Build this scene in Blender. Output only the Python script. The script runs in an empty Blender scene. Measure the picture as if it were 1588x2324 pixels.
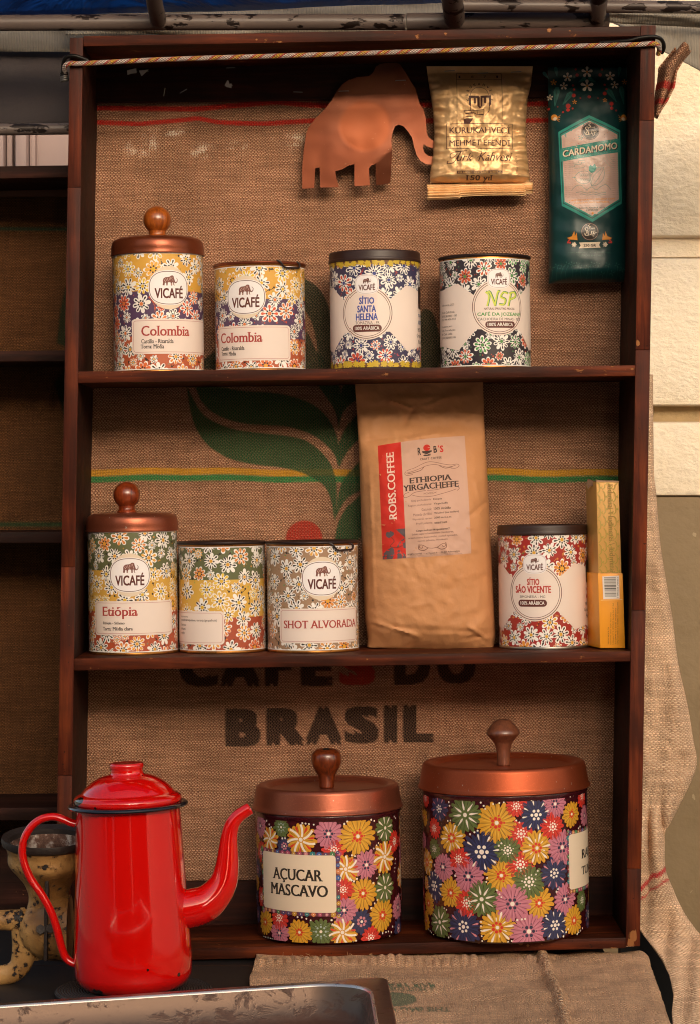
import bpy, bmesh, math, random
import numpy as np
from mathutils import Vector, Matrix, noise
from mathutils.geometry import tessellate_polygon
R = math.radians
PI = math.pi
SC = bpy.context.scene
COL = SC.collection

# ---------------------------------------------------------------- camera
K, D, CX, CY, EYE = 0.0005, 2.8, 794.0, 1100.0, 1.45
cam = bpy.data.cameras.new("camera"); camo = bpy.data.objects.new("camera", cam); COL.objects.link(camo)
camo.location = (0, -D, EYE); camo.rotation_euler = (R(90), 0, 0)
cam.sensor_fit = 'VERTICAL'; cam.sensor_height = 24.0; cam.lens = 24.0*D/(2324*K)
cam.shift_y = -62/2324.0; cam.clip_start = 0.05; cam.clip_end = 300
SC.camera = camo
# ---------------------------------------------------------------- light
SUN_EL, SUN_AZ = 14.0, 14.0        # sun in front of the stall, to the right
w = bpy.data.worlds.new("World"); SC.world = w; w.use_nodes = True
nt = w.node_tree
sky = nt.nodes.new('ShaderNodeTexSky'); sky.sky_type = 'NISHITA'; sky.sun_disc = False
sky.sun_elevation = R(SUN_EL); sky.sun_rotation = R(180-SUN_AZ)
sky.air_density = 1.0; sky.dust_density = 5.0; sky.ozone_density = 0.0
nt.links.new(sky.outputs[0], nt.nodes['Background'].inputs[0]); nt.nodes['Background'].inputs[1].default_value = 0.15
sl = bpy.data.lights.new("sun", 'SUN'); sl.energy = 1.5; sl.angle = R(34); sl.color = (1.0, 0.94, 0.87)
slo = bpy.data.objects.new("sun", sl); COL.objects.link(slo)
sd = Vector((math.cos(R(SUN_EL))*math.sin(R(SUN_AZ)), -math.cos(R(SUN_EL))*math.cos(R(SUN_AZ)), math.sin(R(SUN_EL))))
slo.rotation_euler = sd.to_track_quat('Z', 'Y').to_euler(); slo.location = sd*6
SC.view_settings.view_transform = 'Standard'; SC.view_settings.look = 'None'
SC.view_settings.exposure = 0.78; SC.view_settings.gamma = 1.0
SC.cycles.filter_width = 1.1; SC.cycles.max_bounces = 6; SC.cycles.transparent_max_bounces = 8

# ---------------------------------------------------------------- helpers
def P(px, py, y=0.0):
    s = (D+y)/D
    return Vector(((px-CX)*K*s, y, EYE+(CY-py)*K*s))
def lin(c):
    c = c.lstrip('#'); v = [int(c[i:i+2], 16)/255 for i in (0, 2, 4)]
    return tuple((x/12.92 if x <= .04045 else ((x+.055)/1.055)**2.4) for x in v)
def C4(c): return lin(c)+(1.0,)

def tag(o, label=None, cat=None, group=None, kind=None):
    if label: o['label'] = label
    if cat: o['category'] = cat
    if group: o['group'] = group
    if kind: o['kind'] = kind
    return o
def empty(name, loc, rot=(0, 0, 0)):
    o = bpy.data.objects.new(name, None); COL.objects.link(o); o.location = loc; o.rotation_euler = rot
    o.empty_display_size = .02
    return o
def mobj(name, me, mats, parent=None, smooth=True, sharp=None):
    for m in (mats if isinstance(mats, (list, tuple)) else [mats]): me.materials.append(m)
    if smooth: me.polygons.foreach_set('use_smooth', [True]*len(me.polygons))
    if smooth and sharp:
        me.set_sharp_from_angle(angle=R(sharp))
    o = bpy.data.objects.new(name, me); COL.objects.link(o)
    if parent: o.parent = parent
    return o
def from_bm(name, bm, mats, parent=None, smooth=True, sharp=40):
    me = bpy.data.meshes.new(name); bm.normal_update(); bm.to_mesh(me); bm.free()
    return mobj(name, me, mats, parent, smooth, sharp)
def catmull(pts, n):
    out = []; m = len(pts)
    for i in range(m-1):
        p0 = pts[max(i-1, 0)]; p1 = pts[i]; p2 = pts[i+1]; p3 = pts[min(i+2, m-1)]
        for k in range(n):
            t = k/n
            out.append(tuple(.5*((2*b)+(-a+c)*t+(2*a-5*b+4*c-d)*t*t+(-a+3*b-3*c+d)*t**3) for a, b, c, d in zip(p0, p1, p2, p3)))
    out.append(tuple(pts[-1])); return out

def lathe_bm(prof, N=96, bm=None, origin=(0, 0, 0), cap=True):
    """prof: list of (r, z); radius 0 closes."""
    bm = bm or bmesh.new(); rings = []
    ox, oy, oz = origin
    for r, z in prof:
        if r < 1e-6: rings.append([bm.verts.new((ox, oy, oz+z))])
        else: rings.append([bm.verts.new((ox+r*math.sin(2*PI*k/N), oy-r*math.cos(2*PI*k/N), oz+z)) for k in range(N)])
    for a, b in zip(rings, rings[1:]):
        if len(a) == 1 and len(b) == 1: continue
        for k in range(N):
            k2 = (k+1) % N
            if len(a) == 1: bm.faces.new((a[0], b[k2], b[k]))
            elif len(b) == 1: bm.faces.new((a[k], a[k2], b[0]))
            else: bm.faces.new((a[k], a[k2], b[k2], b[k]))
    return bm
def round_prof(pts, rad, n=4):
    """round the corners of a profile polyline"""
    out = []
    for i, p in enumerate(pts):
        if i in (0, len(pts)-1) or rad == 0: out.append(p); continue
        a = Vector(pts[i-1]); b = Vector(p); c = Vector(pts[i+1])
        r = min(rad, (a-b).length*.45, (c-b).length*.45)
        p1 = b+(a-b).normalized()*r; p2 = b+(c-b).normalized()*r
        for k in range(n+1):
            t = k/n; q = p1*(1-t)**2+b*2*t*(1-t)+p2*t*t; out.append((q.x, q.y))
    return out
def tube_bm(path, radii, N=14, bm=None, closed=False, flat=1.0, up=None, caps=True):
    bm = bm or bmesh.new(); pts = [Vector(p) for p in path]; n = len(pts)
    if not hasattr(radii, '__len__'): radii = [radii]*n
    rings = []; nrm = None
    for i, p in enumerate(pts):
        if closed: t = (pts[(i+1) % n]-pts[i-1]).normalized()
        else: t = (pts[min(i+1, n-1)]-pts[max(i-1, 0)]).normalized()
        if nrm is None:
            u = Vector(up) if up else (Vector((0, 0, 1)) if abs(t.z) < .9 else Vector((1, 0, 0)))
            nrm = (u-t*u.dot(t)).normalized()
        else: nrm = (nrm-t*nrm.dot(t)).normalized()
        bi = t.cross(nrm)
        rings.append([bm.verts.new(p+(nrm*math.cos(2*PI*k/N)+bi*math.sin(2*PI*k/N)*flat)*radii[i]) for k in range(N)])
    m = n if closed else n-1
    for i in range(m):
        a = rings[i]; b = rings[(i+1) % n]
        for k in range(N):
            bm.faces.new((a[k], a[(k+1) % N], b[(k+1) % N], b[k]))
    if not closed and caps:
        bm.faces.new(list(reversed(rings[0]))); bm.faces.new(rings[-1])
    return bm
def prism_bm(front, dvec, bev=0.0, bm=None):
    """front: list of world points, extruded along dvec"""
    b = bmesh.new(); a = [b.verts.new(p) for p in front]; c = [b.verts.new(Vector(p)+Vector(dvec)) for p in front]
    b.faces.new(a); b.faces.new(list(reversed(c))); n = len(a)
    for i in range(n): b.faces.new((a[i], c[i], c[(i+1) % n], a[(i+1) % n]))
    bmesh.ops.recalc_face_normals(b, faces=b.faces)
    if bev: bmesh.ops.bevel(b, geom=list(b.edges), offset=bev, segments=2, affect='EDGES', profile=.6)
    if bm is None: return b
    me = bpy.data.meshes.new('t'); b.to_mesh(me); b.free(); bm.from_mesh(me); bpy.data.meshes.remove(me); return bm
def board(name, quad, y0, y1, mat, parent=None, bev=.0008):
    pts = [P(x, y, y0) for x, y in quad]
    return from_bm(name, prism_bm(pts, (0, y1-y0, 0), bev), mat, parent, sharp=30)
def box_bm(c, s, bev=0, bm=None):
    x, y, z = c; a, b, d = s[0]/2, s[1]/2, s[2]/2
    return prism_bm([Vector((x-a, y-b, z-d)), Vector((x+a, y-b, z-d)), Vector((x+a, y-b, z+d)), Vector((x-a, y-b, z+d))], (0, 2*b, 0), bev, bm)

# ---------------------------------------------------------------- materials
class NB:
    def __init__(s, name):
        s.m = bpy.data.materials.new(name); s.m.use_nodes = True; s.t = s.m.node_tree; s.n = s.t.nodes
        s.b = s.n['Principled BSDF']; s.out = s.n['Material Output']
    def new(s, typ, **kw):
        n = s.n.new(typ)
        for k, v in kw.items(): setattr(n, k, v)
        return n
    def link(s, a, b): s.t.links.new(a, b)
    def put(s, sock, v):
        if isinstance(v, bpy.types.NodeSocket): s.link(v, sock)
        elif v is not None:
            if hasattr(v, '__len__') and len(v) == 3 and sock.type == 'RGBA': v = tuple(v)+(1,)
            sock.default_value = v
    def math(s, op, a, b=None, c=None, clamp=False):
        n = s.new('ShaderNodeMath', operation=op, use_clamp=clamp)
        s.put(n.inputs[0], a)
        if b is not None: s.put(n.inputs[1], b)
        if c is not None: s.put(n.inputs[2], c)
        return n.outputs[0]
    def coord(s, kind='Object'): return s.new('ShaderNodeTexCoord').outputs[kind]
    def mapping(s, v, scale=(1, 1, 1), rot=(0, 0, 0), loc=(0, 0, 0)):
        n = s.new('ShaderNodeMapping'); s.link(v, n.inputs[0]); n.inputs['Scale'].default_value = scale
        n.inputs['Rotation'].default_value = rot; n.inputs['Location'].default_value = loc; return n.outputs[0]
    def noise(s, v, scale, detail=3, rough=.55, dist=0, out='Fac'):
        n = s.new('ShaderNodeTexNoise'); s.link(v, n.inputs['Vector']); n.inputs['Scale'].default_value = scale
        n.inputs['Detail'].default_value = detail; n.inputs['Roughness'].default_value = rough; n.inputs['Distortion'].default_value = dist
        return n.outputs[out]
    def ramp(s, f, stops, interp='LINEAR'):
        n = s.new('ShaderNodeValToRGB'); s.link(f, n.inputs[0]); r = n.color_ramp; r.interpolation = interp
        while len(r.elements) < len(stops): r.elements.new(.5)
        for e, (p, c) in zip(r.elements, stops):
            e.position = p; e.color = tuple(c)+(1,) if len(c) == 3 else c
        return n.outputs[0]
    def step(s, f, a, b):
        n = s.new('ShaderNodeMapRange'); n.interpolation_type = 'SMOOTHSTEP'; s.link(f, n.inputs[0])
        n.inputs[1].default_value = a; n.inputs[2].default_value = b; return n.outputs[0]
    def mix(s, f, a, b, mode='MIX'):
        n = s.new('ShaderNodeMix', data_type='RGBA', blend_type=mode); s.put(n.inputs[0], f); s.put(n.inputs[6], a); s.put(n.inputs[7], b)
        return n.outputs[2]
    def bump(s, h, dist=.001, strength=1.0, prev=None):
        n = s.new('ShaderNodeBump'); s.link(h, n.inputs['Height']); n.inputs['Distance'].default_value = dist
        n.inputs['Strength'].default_value = strength
        if prev is not None: s.link(prev, n.inputs['Normal'])
        return n.outputs[0]
    def set(s, **kw):
        names = dict(base='Base Color', rough='Roughness', metal='Metallic', spec='Specular IOR Level', coat='Coat Weight', coatr='Coat Roughness',
                     normal='Normal', sheen='Sheen Weight', alpha='Alpha', sub='Subsurface Weight', trans='Transmission Weight', coatn='Coat Normal')
        for k, v in kw.items(): s.put(s.b.inputs[names[k]], v)
        return s.m

def simple(name, col, rough=.5, metal=0, var=.15, nscale=60, bump=.0, **kw):
    b = NB(name); v = b.coord(); n = b.noise(v, nscale, 4); c = lin(col)
    base = b.mix(n, tuple(x*(1-var) for x in c), tuple(min(1, x*(1+var)) for x in c))
    args = dict(base=base, metal=metal, rough=b.math('MULTIPLY_ADD', n, .15, rough-.07), **kw)
    if bump: args['normal'] = b.bump(b.noise(v, nscale*3, 4), bump)
    return b.set(**args)

def wood(name, axis, dark, mid, lite, chips=(), rough=.5, worn=.62, spec=.14):
    b = NB(name); v = b.coord(); r = b.new('ShaderNodeObjectInfo').outputs['Random']
    off = b.new('ShaderNodeCombineXYZ'); b.put(off.inputs[0], b.math('MULTIPLY', r, 3.1)); b.put(off.inputs[1], b.math('MULTIPLY', r, 1.7)); b.put(off.inputs[2], b.math('MULTIPLY', r, 2.3))
    va = b.new('ShaderNodeVectorMath', operation='ADD'); b.link(v, va.inputs[0]); b.link(off.outputs[0], va.inputs[1]); v2 = va.outputs[0]
    sc = {'x': (.06, 1, 1), 'z': (1, 1, .06)}[axis]
    g = b.noise(b.mapping(v2, sc), 160, 5, .6, .6); g2 = b.noise(b.mapping(v2, sc), 38, 3, .5, 1.2)
    blot = b.noise(v2, 14, 3)
    f = b.math('ADD', b.math('MULTIPLY', g, .45), b.math('MULTIPLY', g2, .55))
    c = b.ramp(f, [(.3, lin(dark)), (.5, lin(mid)), (.72, lin(lite))])
    c = b.mix(b.step(blot, .35, .68), b.mix(.55, c, lin(dark)), c)
    # nicks and rubbed patches showing bare wood
    wn = b.noise(b.mapping(v2, (1, 1, .5) if axis == 'z' else (.5, 1, 1)), 120, 4, .65)
    wm = b.step(b.math('ADD', wn, b.math('MULTIPLY', blot, .25)), worn+.16, worn+.22)
    pit = b.step(b.noise(v2, 230, 2, .5), .70, .74)
    c = b.mix(b.math('MULTIPLY', pit, .7), c, (.006, .004, .003))
    for (cx, cz, rad) in chips:
        s = b.new('ShaderNodeSeparateXYZ'); b.link(v, s.inputs[0])
        dx = b.math('SUBTRACT', s.outputs[0], cx); dz = b.math('SUBTRACT', s.outputs[2], cz)
        d = b.math('SQRT', b.math('ADD', b.math('MULTIPLY', dx, dx), b.math('MULTIPLY', b.math('MULTIPLY', dz, dz), .5 if axis == 'z' else 2.0)))
        d = b.math('MULTIPLY_ADD', wn, rad*1.4, b.math('MULTIPLY_ADD', g, rad*3.2, b.math('SUBTRACT', d, rad*2.3)))
        m = b.math('SUBTRACT', 1, b.step(d, rad*.85, rad))
        wm = b.math('MAXIMUM', wm, m)
    c = b.mix(wm, c, b.mix(g, lin('#7a4424'), lin('#b07a4a')))
    h = b.math('SUBTRACT', f, b.math('MULTIPLY', wm, .5))
    return b.set(base=c, rough=b.math('MULTIPLY_ADD', g, .25, rough-.1), normal=b.bump(h, .0009), spec=spec)

def burlap(name, warpc, weftc, seed=0, holes=False, str_=1.0, gapc='#1c1008'):
    """plain weave from the UV map (one unit = one thread); Col.rgb is ink or dyed yarn, Col.a its coverage"""
    b = NB(name); uv = b.coord('UV')
    vn = b.new('ShaderNodeTexNoise'); b.link(uv, vn.inputs['Vector']); vn.inputs['Scale'].default_value = .11; vn.inputs['Detail'].default_value = 3
    v1 = b.new('ShaderNodeVectorMath', operation='MULTIPLY_ADD'); b.link(vn.outputs['Color'], v1.inputs[0]); v1.inputs[1].default_value = (3.2, 3.2, 0); b.link(uv, v1.inputs[2])
    s = b.new('ShaderNodeSeparateXYZ'); b.link(v1.outputs[0], s.inputs[0]); u, v = s.outputs[0], s.outputs[1]
    iu, iv = b.math('FLOOR', u), b.math('FLOOR', v)
    fu, fv = b.math('SUBTRACT', b.math('FRACT', u), .5), b.math('SUBTRACT', b.math('FRACT', v), .5)
    chk = b.math('MULTIPLY_ADD', b.math('PINGPONG', b.math('ADD', iu, iv), 1.0), 2.0, -1.0)
    cu, cv = b.math('COSINE', b.math('MULTIPLY', fu, PI)), b.math('COSINE', b.math('MULTIPLY', fv, PI))
    wa = b.math('MULTIPLY', cu, b.math('MULTIPLY_ADD', b.math('MULTIPLY', chk, cv), .45, .55))
    we = b.math('MULTIPLY', cv, b.math('MULTIPLY_ADD', b.math('MULTIPLY', chk, cu), -.45, .55))
    h = b.math('MAXIMUM', wa, we); top = b.step(b.math('SUBTRACT', we, wa), -.1, .15)
    # every thread has its own tone and thickness
    def tone(i, j, k):
        cmb = b.new('ShaderNodeCombineXYZ'); b.put(cmb.inputs[0], i); b.put(cmb.inputs[1], b.math('MULTIPLY', j, .05)); cmb.inputs[2].default_value = k
        return b.noise(cmb.outputs[0], .73, 2, .6)
    tw, te = tone(iu, v, 1.3+seed), tone(iv, u, 7.7+seed)
    cw = b.mix(b.step(tw, .3, .7), tuple(x*.75 for x in lin(warpc)), tuple(min(1, x*1.2) for x in lin(warpc)))
    ce = b.mix(b.step(te, .3, .7), tuple(x*.78 for x in lin(weftc)), tuple(min(1, x*1.25) for x in lin(weftc)))
    c = b.mix(top, cw, ce)
    big = b.noise(uv, .018, 4, .6)
    c = b.mix(b.step(big, .35, .65), b.mix(.25, c, (.05, .025, .012)), c)
    at = b.new('ShaderNodeVertexColor', layer_name='Col')
    ink = b.mix(b.math('MULTIPLY', top, .16), at.outputs[0], lin(weftc))
    cov = b.math('MULTIPLY', at.outputs[1], b.math('MULTIPLY_ADD', b.step(h, .2, .55), .2, .9), clamp=True)
    c = b.mix(cov, c, ink)
    gap = b.math('SUBTRACT', 1, b.step(h, .06, .34))
    c = b.mix(b.math('MULTIPLY', gap, .85), c, lin(gapc))
    fib = b.noise(uv, 5.0, 3, .7)
    hh = b.math('MULTIPLY_ADD', fib, .25, h)
    args = dict(base=c, rough=.93, spec=.12, normal=b.bump(hh, .0009, str_))
    if holes:
        lo = b.new('ShaderNodeAttribute', attribute_name='loose').outputs['Fac']
        th = b.math('MULTIPLY', b.step(b.noise(uv, .12, 3, .7), .42, .62), lo)
        hole = b.math('LESS_THAN', h, b.math('MULTIPLY', th, .45))
        args['alpha'] = b.math('SUBTRACT', 1, hole)
    return b.set(**args)

def print_mat(name, rough=.42, bump=0, coat=0.0, metal=0, spec=.4, nscale=300, crumple=None):
    b = NB(name); v = b.coord(); at = b.new('ShaderNodeVertexColor', layer_name='Col').outputs[0]
    n = b.noise(v, nscale, 3); n2 = b.noise(v, 25, 4)
    c = b.mix(b.math('MULTIPLY', n2, .12), at, (.35, .25, .16))
    hh = b.noise(v, 140, 2); nr = b.bump(hh, .00012 if not bump else bump)
    if crumple: nr = crumple(b, v)
    return b.set(base=c, rough=b.math('MULTIPLY_ADD', n, .12, rough-.06), coat=coat, metal=metal, spec=spec, normal=nr)
def foil_bump(b, v):
    vv = b.noise(v, 30, 3, out='Color'); ad = b.new('ShaderNodeVectorMath', operation='MULTIPLY_ADD'); b.link(vv, ad.inputs[0]); ad.inputs[1].default_value = (.04, .04, .04); b.link(v, ad.inputs[2])
    vo = b.new('ShaderNodeTexVoronoi', feature='DISTANCE_TO_EDGE'); b.link(ad.outputs[0], vo.inputs['Vector']); vo.inputs['Scale'].default_value = 70
    cr = b.math('SUBTRACT', 1, b.step(vo.outputs[0], 0, .16)); nn = b.noise(v, 90, 5, .7, 1.0)
    return b.bump(b.math('ADD', nn, b.math('MULTIPLY', cr, .1)), .0005)

DK, MD, LT = '#1c0b06', '#4a2011', '#7a3a1e'
M = {}
def c_at(px, py, r): p = P(px, py, 0); return (p.x, p.z, r*K)
M['wood_x'] = wood('dark stained wood along', 'x', '#1a0903', '#4a1c0b', '#833a17', chips=[c_at(1010, 76, 6), c_at(1245, 68, 8), c_at(1292, 70, 3), c_at(583, 90, 4), c_at(1180, 2142, 6), c_at(1197, 2146, 5), c_at(1085, 2140, 4)])
M['wood_z'] = wood('dark stained wood upright', 'z', '#1e0a04', '#55200d', '#90431c', chips=[c_at(1447, 778, 5), c_at(1437, 2124, 8), c_at(1430, 2142, 7)], worn=.68)
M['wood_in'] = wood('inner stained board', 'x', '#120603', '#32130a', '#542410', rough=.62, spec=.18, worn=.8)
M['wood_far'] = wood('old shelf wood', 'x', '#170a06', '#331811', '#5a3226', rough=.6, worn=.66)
M['burlap'] = burlap('hessian backing', '#8a5a42', '#c4987a', holes=True)
M['burlap_far_shade'] = burlap('hessian far in shade', '#56371f', '#70492c', 3)  # threads darkened to carry the far shelf's shade in their colour
M['burlap_lite'] = burlap('pale hessian', '#c49c7e', '#e2c2a2', 5, str_=.6, gapc='#6e4c30')
M['burlap_table'] = burlap('table hessian', '#bd8d69', '#dfb691', 9, gapc='#3a2414')
M['paper'] = print_mat('printed paper', .38, coat=.15)
M['matte'] = print_mat('matte label paper', .6, spec=.25)
M['paint'] = print_mat('hand painted enamel', .45, bump=.0003, coat=.1)
M['foilink'] = print_mat('ink on foil', .45, crumple=foil_bump)
M['satin'] = print_mat('satin pouch film', .34, spec=.5, bump=.0006)

def copper(name, col, rough, metal=.75, scr=.7):
    b = NB(name); v = b.coord(); n = b.noise(v, 18, 4); n2 = b.noise(v, 600, 2); c = lin(col)
    base = b.mix(n, tuple(x*.72 for x in c), tuple(min(1, x*1.2) for x in c))
    base = b.mix(b.math('MULTIPLY', b.step(n2, .55, .7), .25), base, tuple(min(1, x*1.7) for x in c))
    sp = b.step(b.noise(v, 210, 3, .6), scr, scr+.03)
    base = b.mix(sp, base, lin('#b9a596'))
    return b.set(base=base, metal=metal, rough=b.math('MULTIPLY_ADD', n, .2, rough-.1), normal=b.bump(b.noise(v, 300, 2), .00006), spec=.5)
M['lid'] = copper('copper painted lid', '#a04a2a', .42)
M['lid_dark'] = copper('dull copper lid', '#96513a', .34, .7)
M['lid_brown'] = copper('brown painted tin lid', '#7c3d24', .3, .6, .9)
M['gold_rim'] = copper('gold tin rim', '#c08040', .28, .9, .9)
M['silver_rim'] = copper('steel tin rim', '#b9b2a8', .3, .95, .95)
M['plastic_brown'] = simple('brown plastic lid', '#2e1913', .42, 0, .1, 80)
M['maroon'] = simple('maroon enamel', '#3d0f16', .25, 0, .12, 40, coat=.4, coatr=.12)
M['seal'] = simple('dark lid seal', '#24130f', .4)
def turned(name, col, dark):
    b = NB(name); v = b.coord(); g = b.noise(b.mapping(v, (1, 1, .12)), 220, 4, .6, 1.0)
    c = b.ramp(g, [(.3, lin(dark)), (.65, lin(col))])
    return b.set(base=c, rough=.3, coat=.55, coatr=.12, normal=b.bump(g, .0002))
M['knob_orange'] = turned('varnished orange wood', '#a8571c', '#6d300d')
M['knob_red'] = turned('varnished red wood', '#8c3a18', '#4f1a0a')
M['knob_brown'] = turned('glossy dark wood', '#7a3412', '#35120a')
M['knob_raw'] = turned('satin walnut knob', '#7d4a33', '#543024')

# ---------------------------------------------------------------- flat print
_tc = {}
_fc = bpy.data.curves.new('lettering', 'FONT'); _fo = bpy.data.objects.new('lettering', _fc); COL.objects.link(_fo)
def text_tris(s, bold=0.0, res=2, serif=False, space=1.0, shear=0.0, align='LEFT'):
    key = (s, bold, res, serif, space, shear, align)
    if key in _tc: return _tc[key]
    off = 0.0; fat = max(0.0, bold)
    _fc.body = s; _fc.size = 1; _fc.offset = off; _fc.resolution_u = res; _fc.space_character = space; _fc.shear = shear
    _fc.align_x = align; _fc.fill_mode = 'FRONT'; _fc.space_line = 1.05
    dg = bpy.context.evaluated_depsgraph_get(); dg.update()
    me = _fo.evaluated_get(dg).to_mesh(); me.calc_loop_triangles()
    vs = [(v.co.x, v.co.y) for v in me.vertices]
    tris = [[vs[i] for i in t.vertices] for t in me.loop_triangles]
    ex = []
    if serif:
        # slab serifs on every flat stem end
        cnt = {}
        for t in me.loop_triangles:
            for a, b in ((0, 1), (1, 2), (2, 0)):
                e = tuple(sorted((t.vertices[a], t.vertices[b]))); cnt[e] = cnt.get(e, 0)+1
        th = .05; bold = off
        for (a, b), n in cnt.items():
            if n > 1: continue
            (xa, ya), (xb, yb) = vs[a], vs[b]
            if abs(xa-xb) < 1e-4 and .05 < abs(ya-yb) < .115:      # arm ends of E F L T
                lo_, hi_ = min(ya, yb), max(ya, yb)
                if abs(hi_-.682) < .03: y0, y1 = lo_-.075, lo_
                elif abs(lo_) < .03: y0, y1 = hi_, hi_+.085
                else: continue
                x0, x1 = xa-.022, xa+.022; ex += [[(x0, y0), (x1, y0), (x1, y1)], [(x0, y0), (x1, y1), (x0, y1)]]; continue
            if abs(ya-yb) > 1e-4 or not (.04 < abs(xa-xb) < .15+2*abs(bold)): continue
            near = [q for q in (0.0, .682, .449) if abs(ya-q) < .035]
            if not near: continue
            x0, x1 = min(xa, xb)-.085, max(xa, xb)+.085
            y0, y1 = (ya, ya+th) if ya < .2 else (ya-th, ya)
            ex += [[(x0, y0), (x1, y0), (x1, y1)], [(x0, y0), (x1, y1), (x0, y1)]]
    if serif and fat == 0 and bold > -.02: fat = .024
    if fat:
        b0 = list(tris); cps = ((-fat, 0), (fat, 0)) if serif or fat < .02 else ((-fat, -fat*.7), (fat, -fat*.7), (-fat, fat*.7), (fat, fat*.7))
        for dx, dy in cps: tris = tris+[[(p[0]+dx, p[1]+dy) for p in t] for t in b0]
    tris = tris+ex
    _fo.evaluated_get(dg).to_mesh_clear()
    xs = [p[0] for t in tris for p in t]; ys = [p[1] for t in tris for p in t]
    r = (tris, (min(xs), min(ys), max(xs), max(ys))); _tc[key] = r; return r

def clip_half(p, ax, val, ge):
    out = []; n = len(p)
    for i in range(n):
        a = p[i]; b = p[(i+1) % n]; ia = (a[ax] >= val) if ge else (a[ax] <= val); ib = (b[ax] >= val) if ge else (b[ax] <= val)
        if ia: out.append(a)
        if ia != ib:
            t = (val-a[ax])/(b[ax]-a[ax]); q = [a[0]+(b[0]-a[0])*t, a[1]+(b[1]-a[1])*t]; q[ax] = val; out.append(tuple(q))
    return out
def strips(p, ax, st):
    lo = min(q[ax] for q in p); hi = max(q[ax] for q in p)
    k0 = math.floor(lo/st+1e-7); k1 = math.ceil(hi/st-1e-7)
    if k1-k0 <= 1: return [p]
    out = []
    for k in range(k0, k1):
        q = clip_half(clip_half(p, ax, k*st, True), ax, (k+1)*st, False)
        if len(q) > 2: out.append(q)
    return out
class Print:
    """flat shapes in 2D (u right, v up); layers lie a hair apart"""
    def __init__(s): s.p = []; s.c = None; s.xf = None
    def add(s, pts, col, lay):
        if s.xf: pts = [s.xf(*q) for q in pts]
        s.p.append((lay, col, pts))
    def poly(s, pts, col, lay):
        t = tessellate_polygon([[Vector((a, b, 0)) for a, b in pts]])
        for tr in t: s.add([pts[i] for i in tr], col, lay)
    def rect(s, x0, y0, x1, y1, col, lay): s.add([(x0, y0), (x1, y0), (x1, y1), (x0, y1)], col, lay)
    def ell(s, cx, cy, rx, ry, col, lay, n=32): s.add([(cx+rx*math.cos(2*PI*k/n), cy+ry*math.sin(2*PI*k/n)) for k in range(n)], col, lay)
    def sup(s, cx, cy, rx, ry, col, lay, e=2.6, n=40):
        s.add(superell(cx, cy, rx, ry, e, n), col, lay)
    def loop(s, pts, w, col, lay, closed=True):
        n = len(pts); m = n if closed else n-1
        for i in range(m):
            a = Vector(pts[i]); b = Vector(pts[(i+1) % n]); d = b-a
            if d.length < 1e-9: continue
            t = Vector((-d.y, d.x)).normalized()*w/2; e = d.normalized()*w*.25
            s.add([tuple(a-e-t), tuple(b+e-t), tuple(b+e+t), tuple(a-e+t)], col, lay+(i % 2)*.1)
    def rrect(s, x0, y0, x1, y1, r, col, lay): s.add(rr(x0, y0, x1, y1, r), col, lay)
    def text(s, t, x0, y0, x1, y1, col, lay, rot=0, **kw):
        """fit the text's own bounds into the box"""
        tris, (a, b, c, d) = text_tris(t, **kw)
        sx = (x1-x0)/(c-a); sy = (y1-y0)/(d-b)
        for i, tr in enumerate(tris):
            q = [(x0+(p[0]-a)*sx, y0+(p[1]-b)*sy) for p in tr]
            if sx*sy < 0: q.reverse()
            s.add(q, col, lay+(i // max(1, len(tris)//5))*.12)
    def build(s, name, mat, mapf, us=None, vs=None, clip=None, parent=None, gap=.00007, nrm=None):
        V, F, CC, NN = [], [], [], []
        s.p.sort(key=lambda q: q[0]); 
        for i, (lay, col, pts) in enumerate(s.p):
            ps = [pts]
            if clip:
                q = pts
                for ax, val, ge in ((0, clip[0], True), (1, clip[1], True), (0, clip[2], False), (1, clip[3], False)):
                    q = clip_half(q, ax, val, ge)
                    if len(q) < 3: break
                if len(q) < 3: continue
                ps = [q]
            if us: ps = [a for p in ps for a in strips(p, 0, us)]
            if vs: ps = [a for p in ps for a in strips(p, 1, vs)]
            for q in ps:
                # drop slivers
                ar = sum(q[k-1][0]*q[k][1]-q[k][0]*q[k-1][1] for k in range(len(q)))
                if abs(ar) < 2e-10: continue
                if ar < 0: q = list(reversed(q))
                mu = sum(p[0] for p in q)/len(q)
                base = len(V)
                for p in q:
                    co = mapf(p[0], p[1], .00012+lay*gap+(i % 16)*1.5e-6, mu); V.append(co); CC.append(col)
                    if nrm: NN.append(nrm(p[0], p[1]))
                F.append(tuple(range(base, base+len(q))))
        me = bpy.data.meshes.new(name); me.from_pydata(V, [], F)
        ca = me.color_attributes.new('Col', 'FLOAT_COLOR', 'POINT')
        ca.data.foreach_set('color', np.array([tuple(c)+(1.0,) for c in CC], dtype=np.float32).ravel())
        o = mobj(name, me, mat, parent, smooth=bool(nrm))
        if nrm: me.normals_split_custom_set_from_vertices(NN)
        return o
def superell(cx, cy, rx, ry, e=2.6, n=40):
    out = []
    for k in range(n):
        a = 2*PI*k/n; c, q = math.cos(a), math.sin(a)
        out.append((cx+rx*math.copysign(abs(c)**(2/e), c), cy+ry*math.copysign(abs(q)**(2/e), q)))
    return out
def rr(x0, y0, x1, y1, r, n=6):
    out = []
    for cx, cy, a0 in ((x1-r, y1-r, 0), (x0+r, y1-r, 90), (x0+r, y0+r, 180), (x1-r, y0+r, 270)):
        for k in range(n+1):
            a = R(a0+90*k/n); out.append((cx+r*math.cos(a), cy+r*math.sin(a)))
    return out

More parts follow.
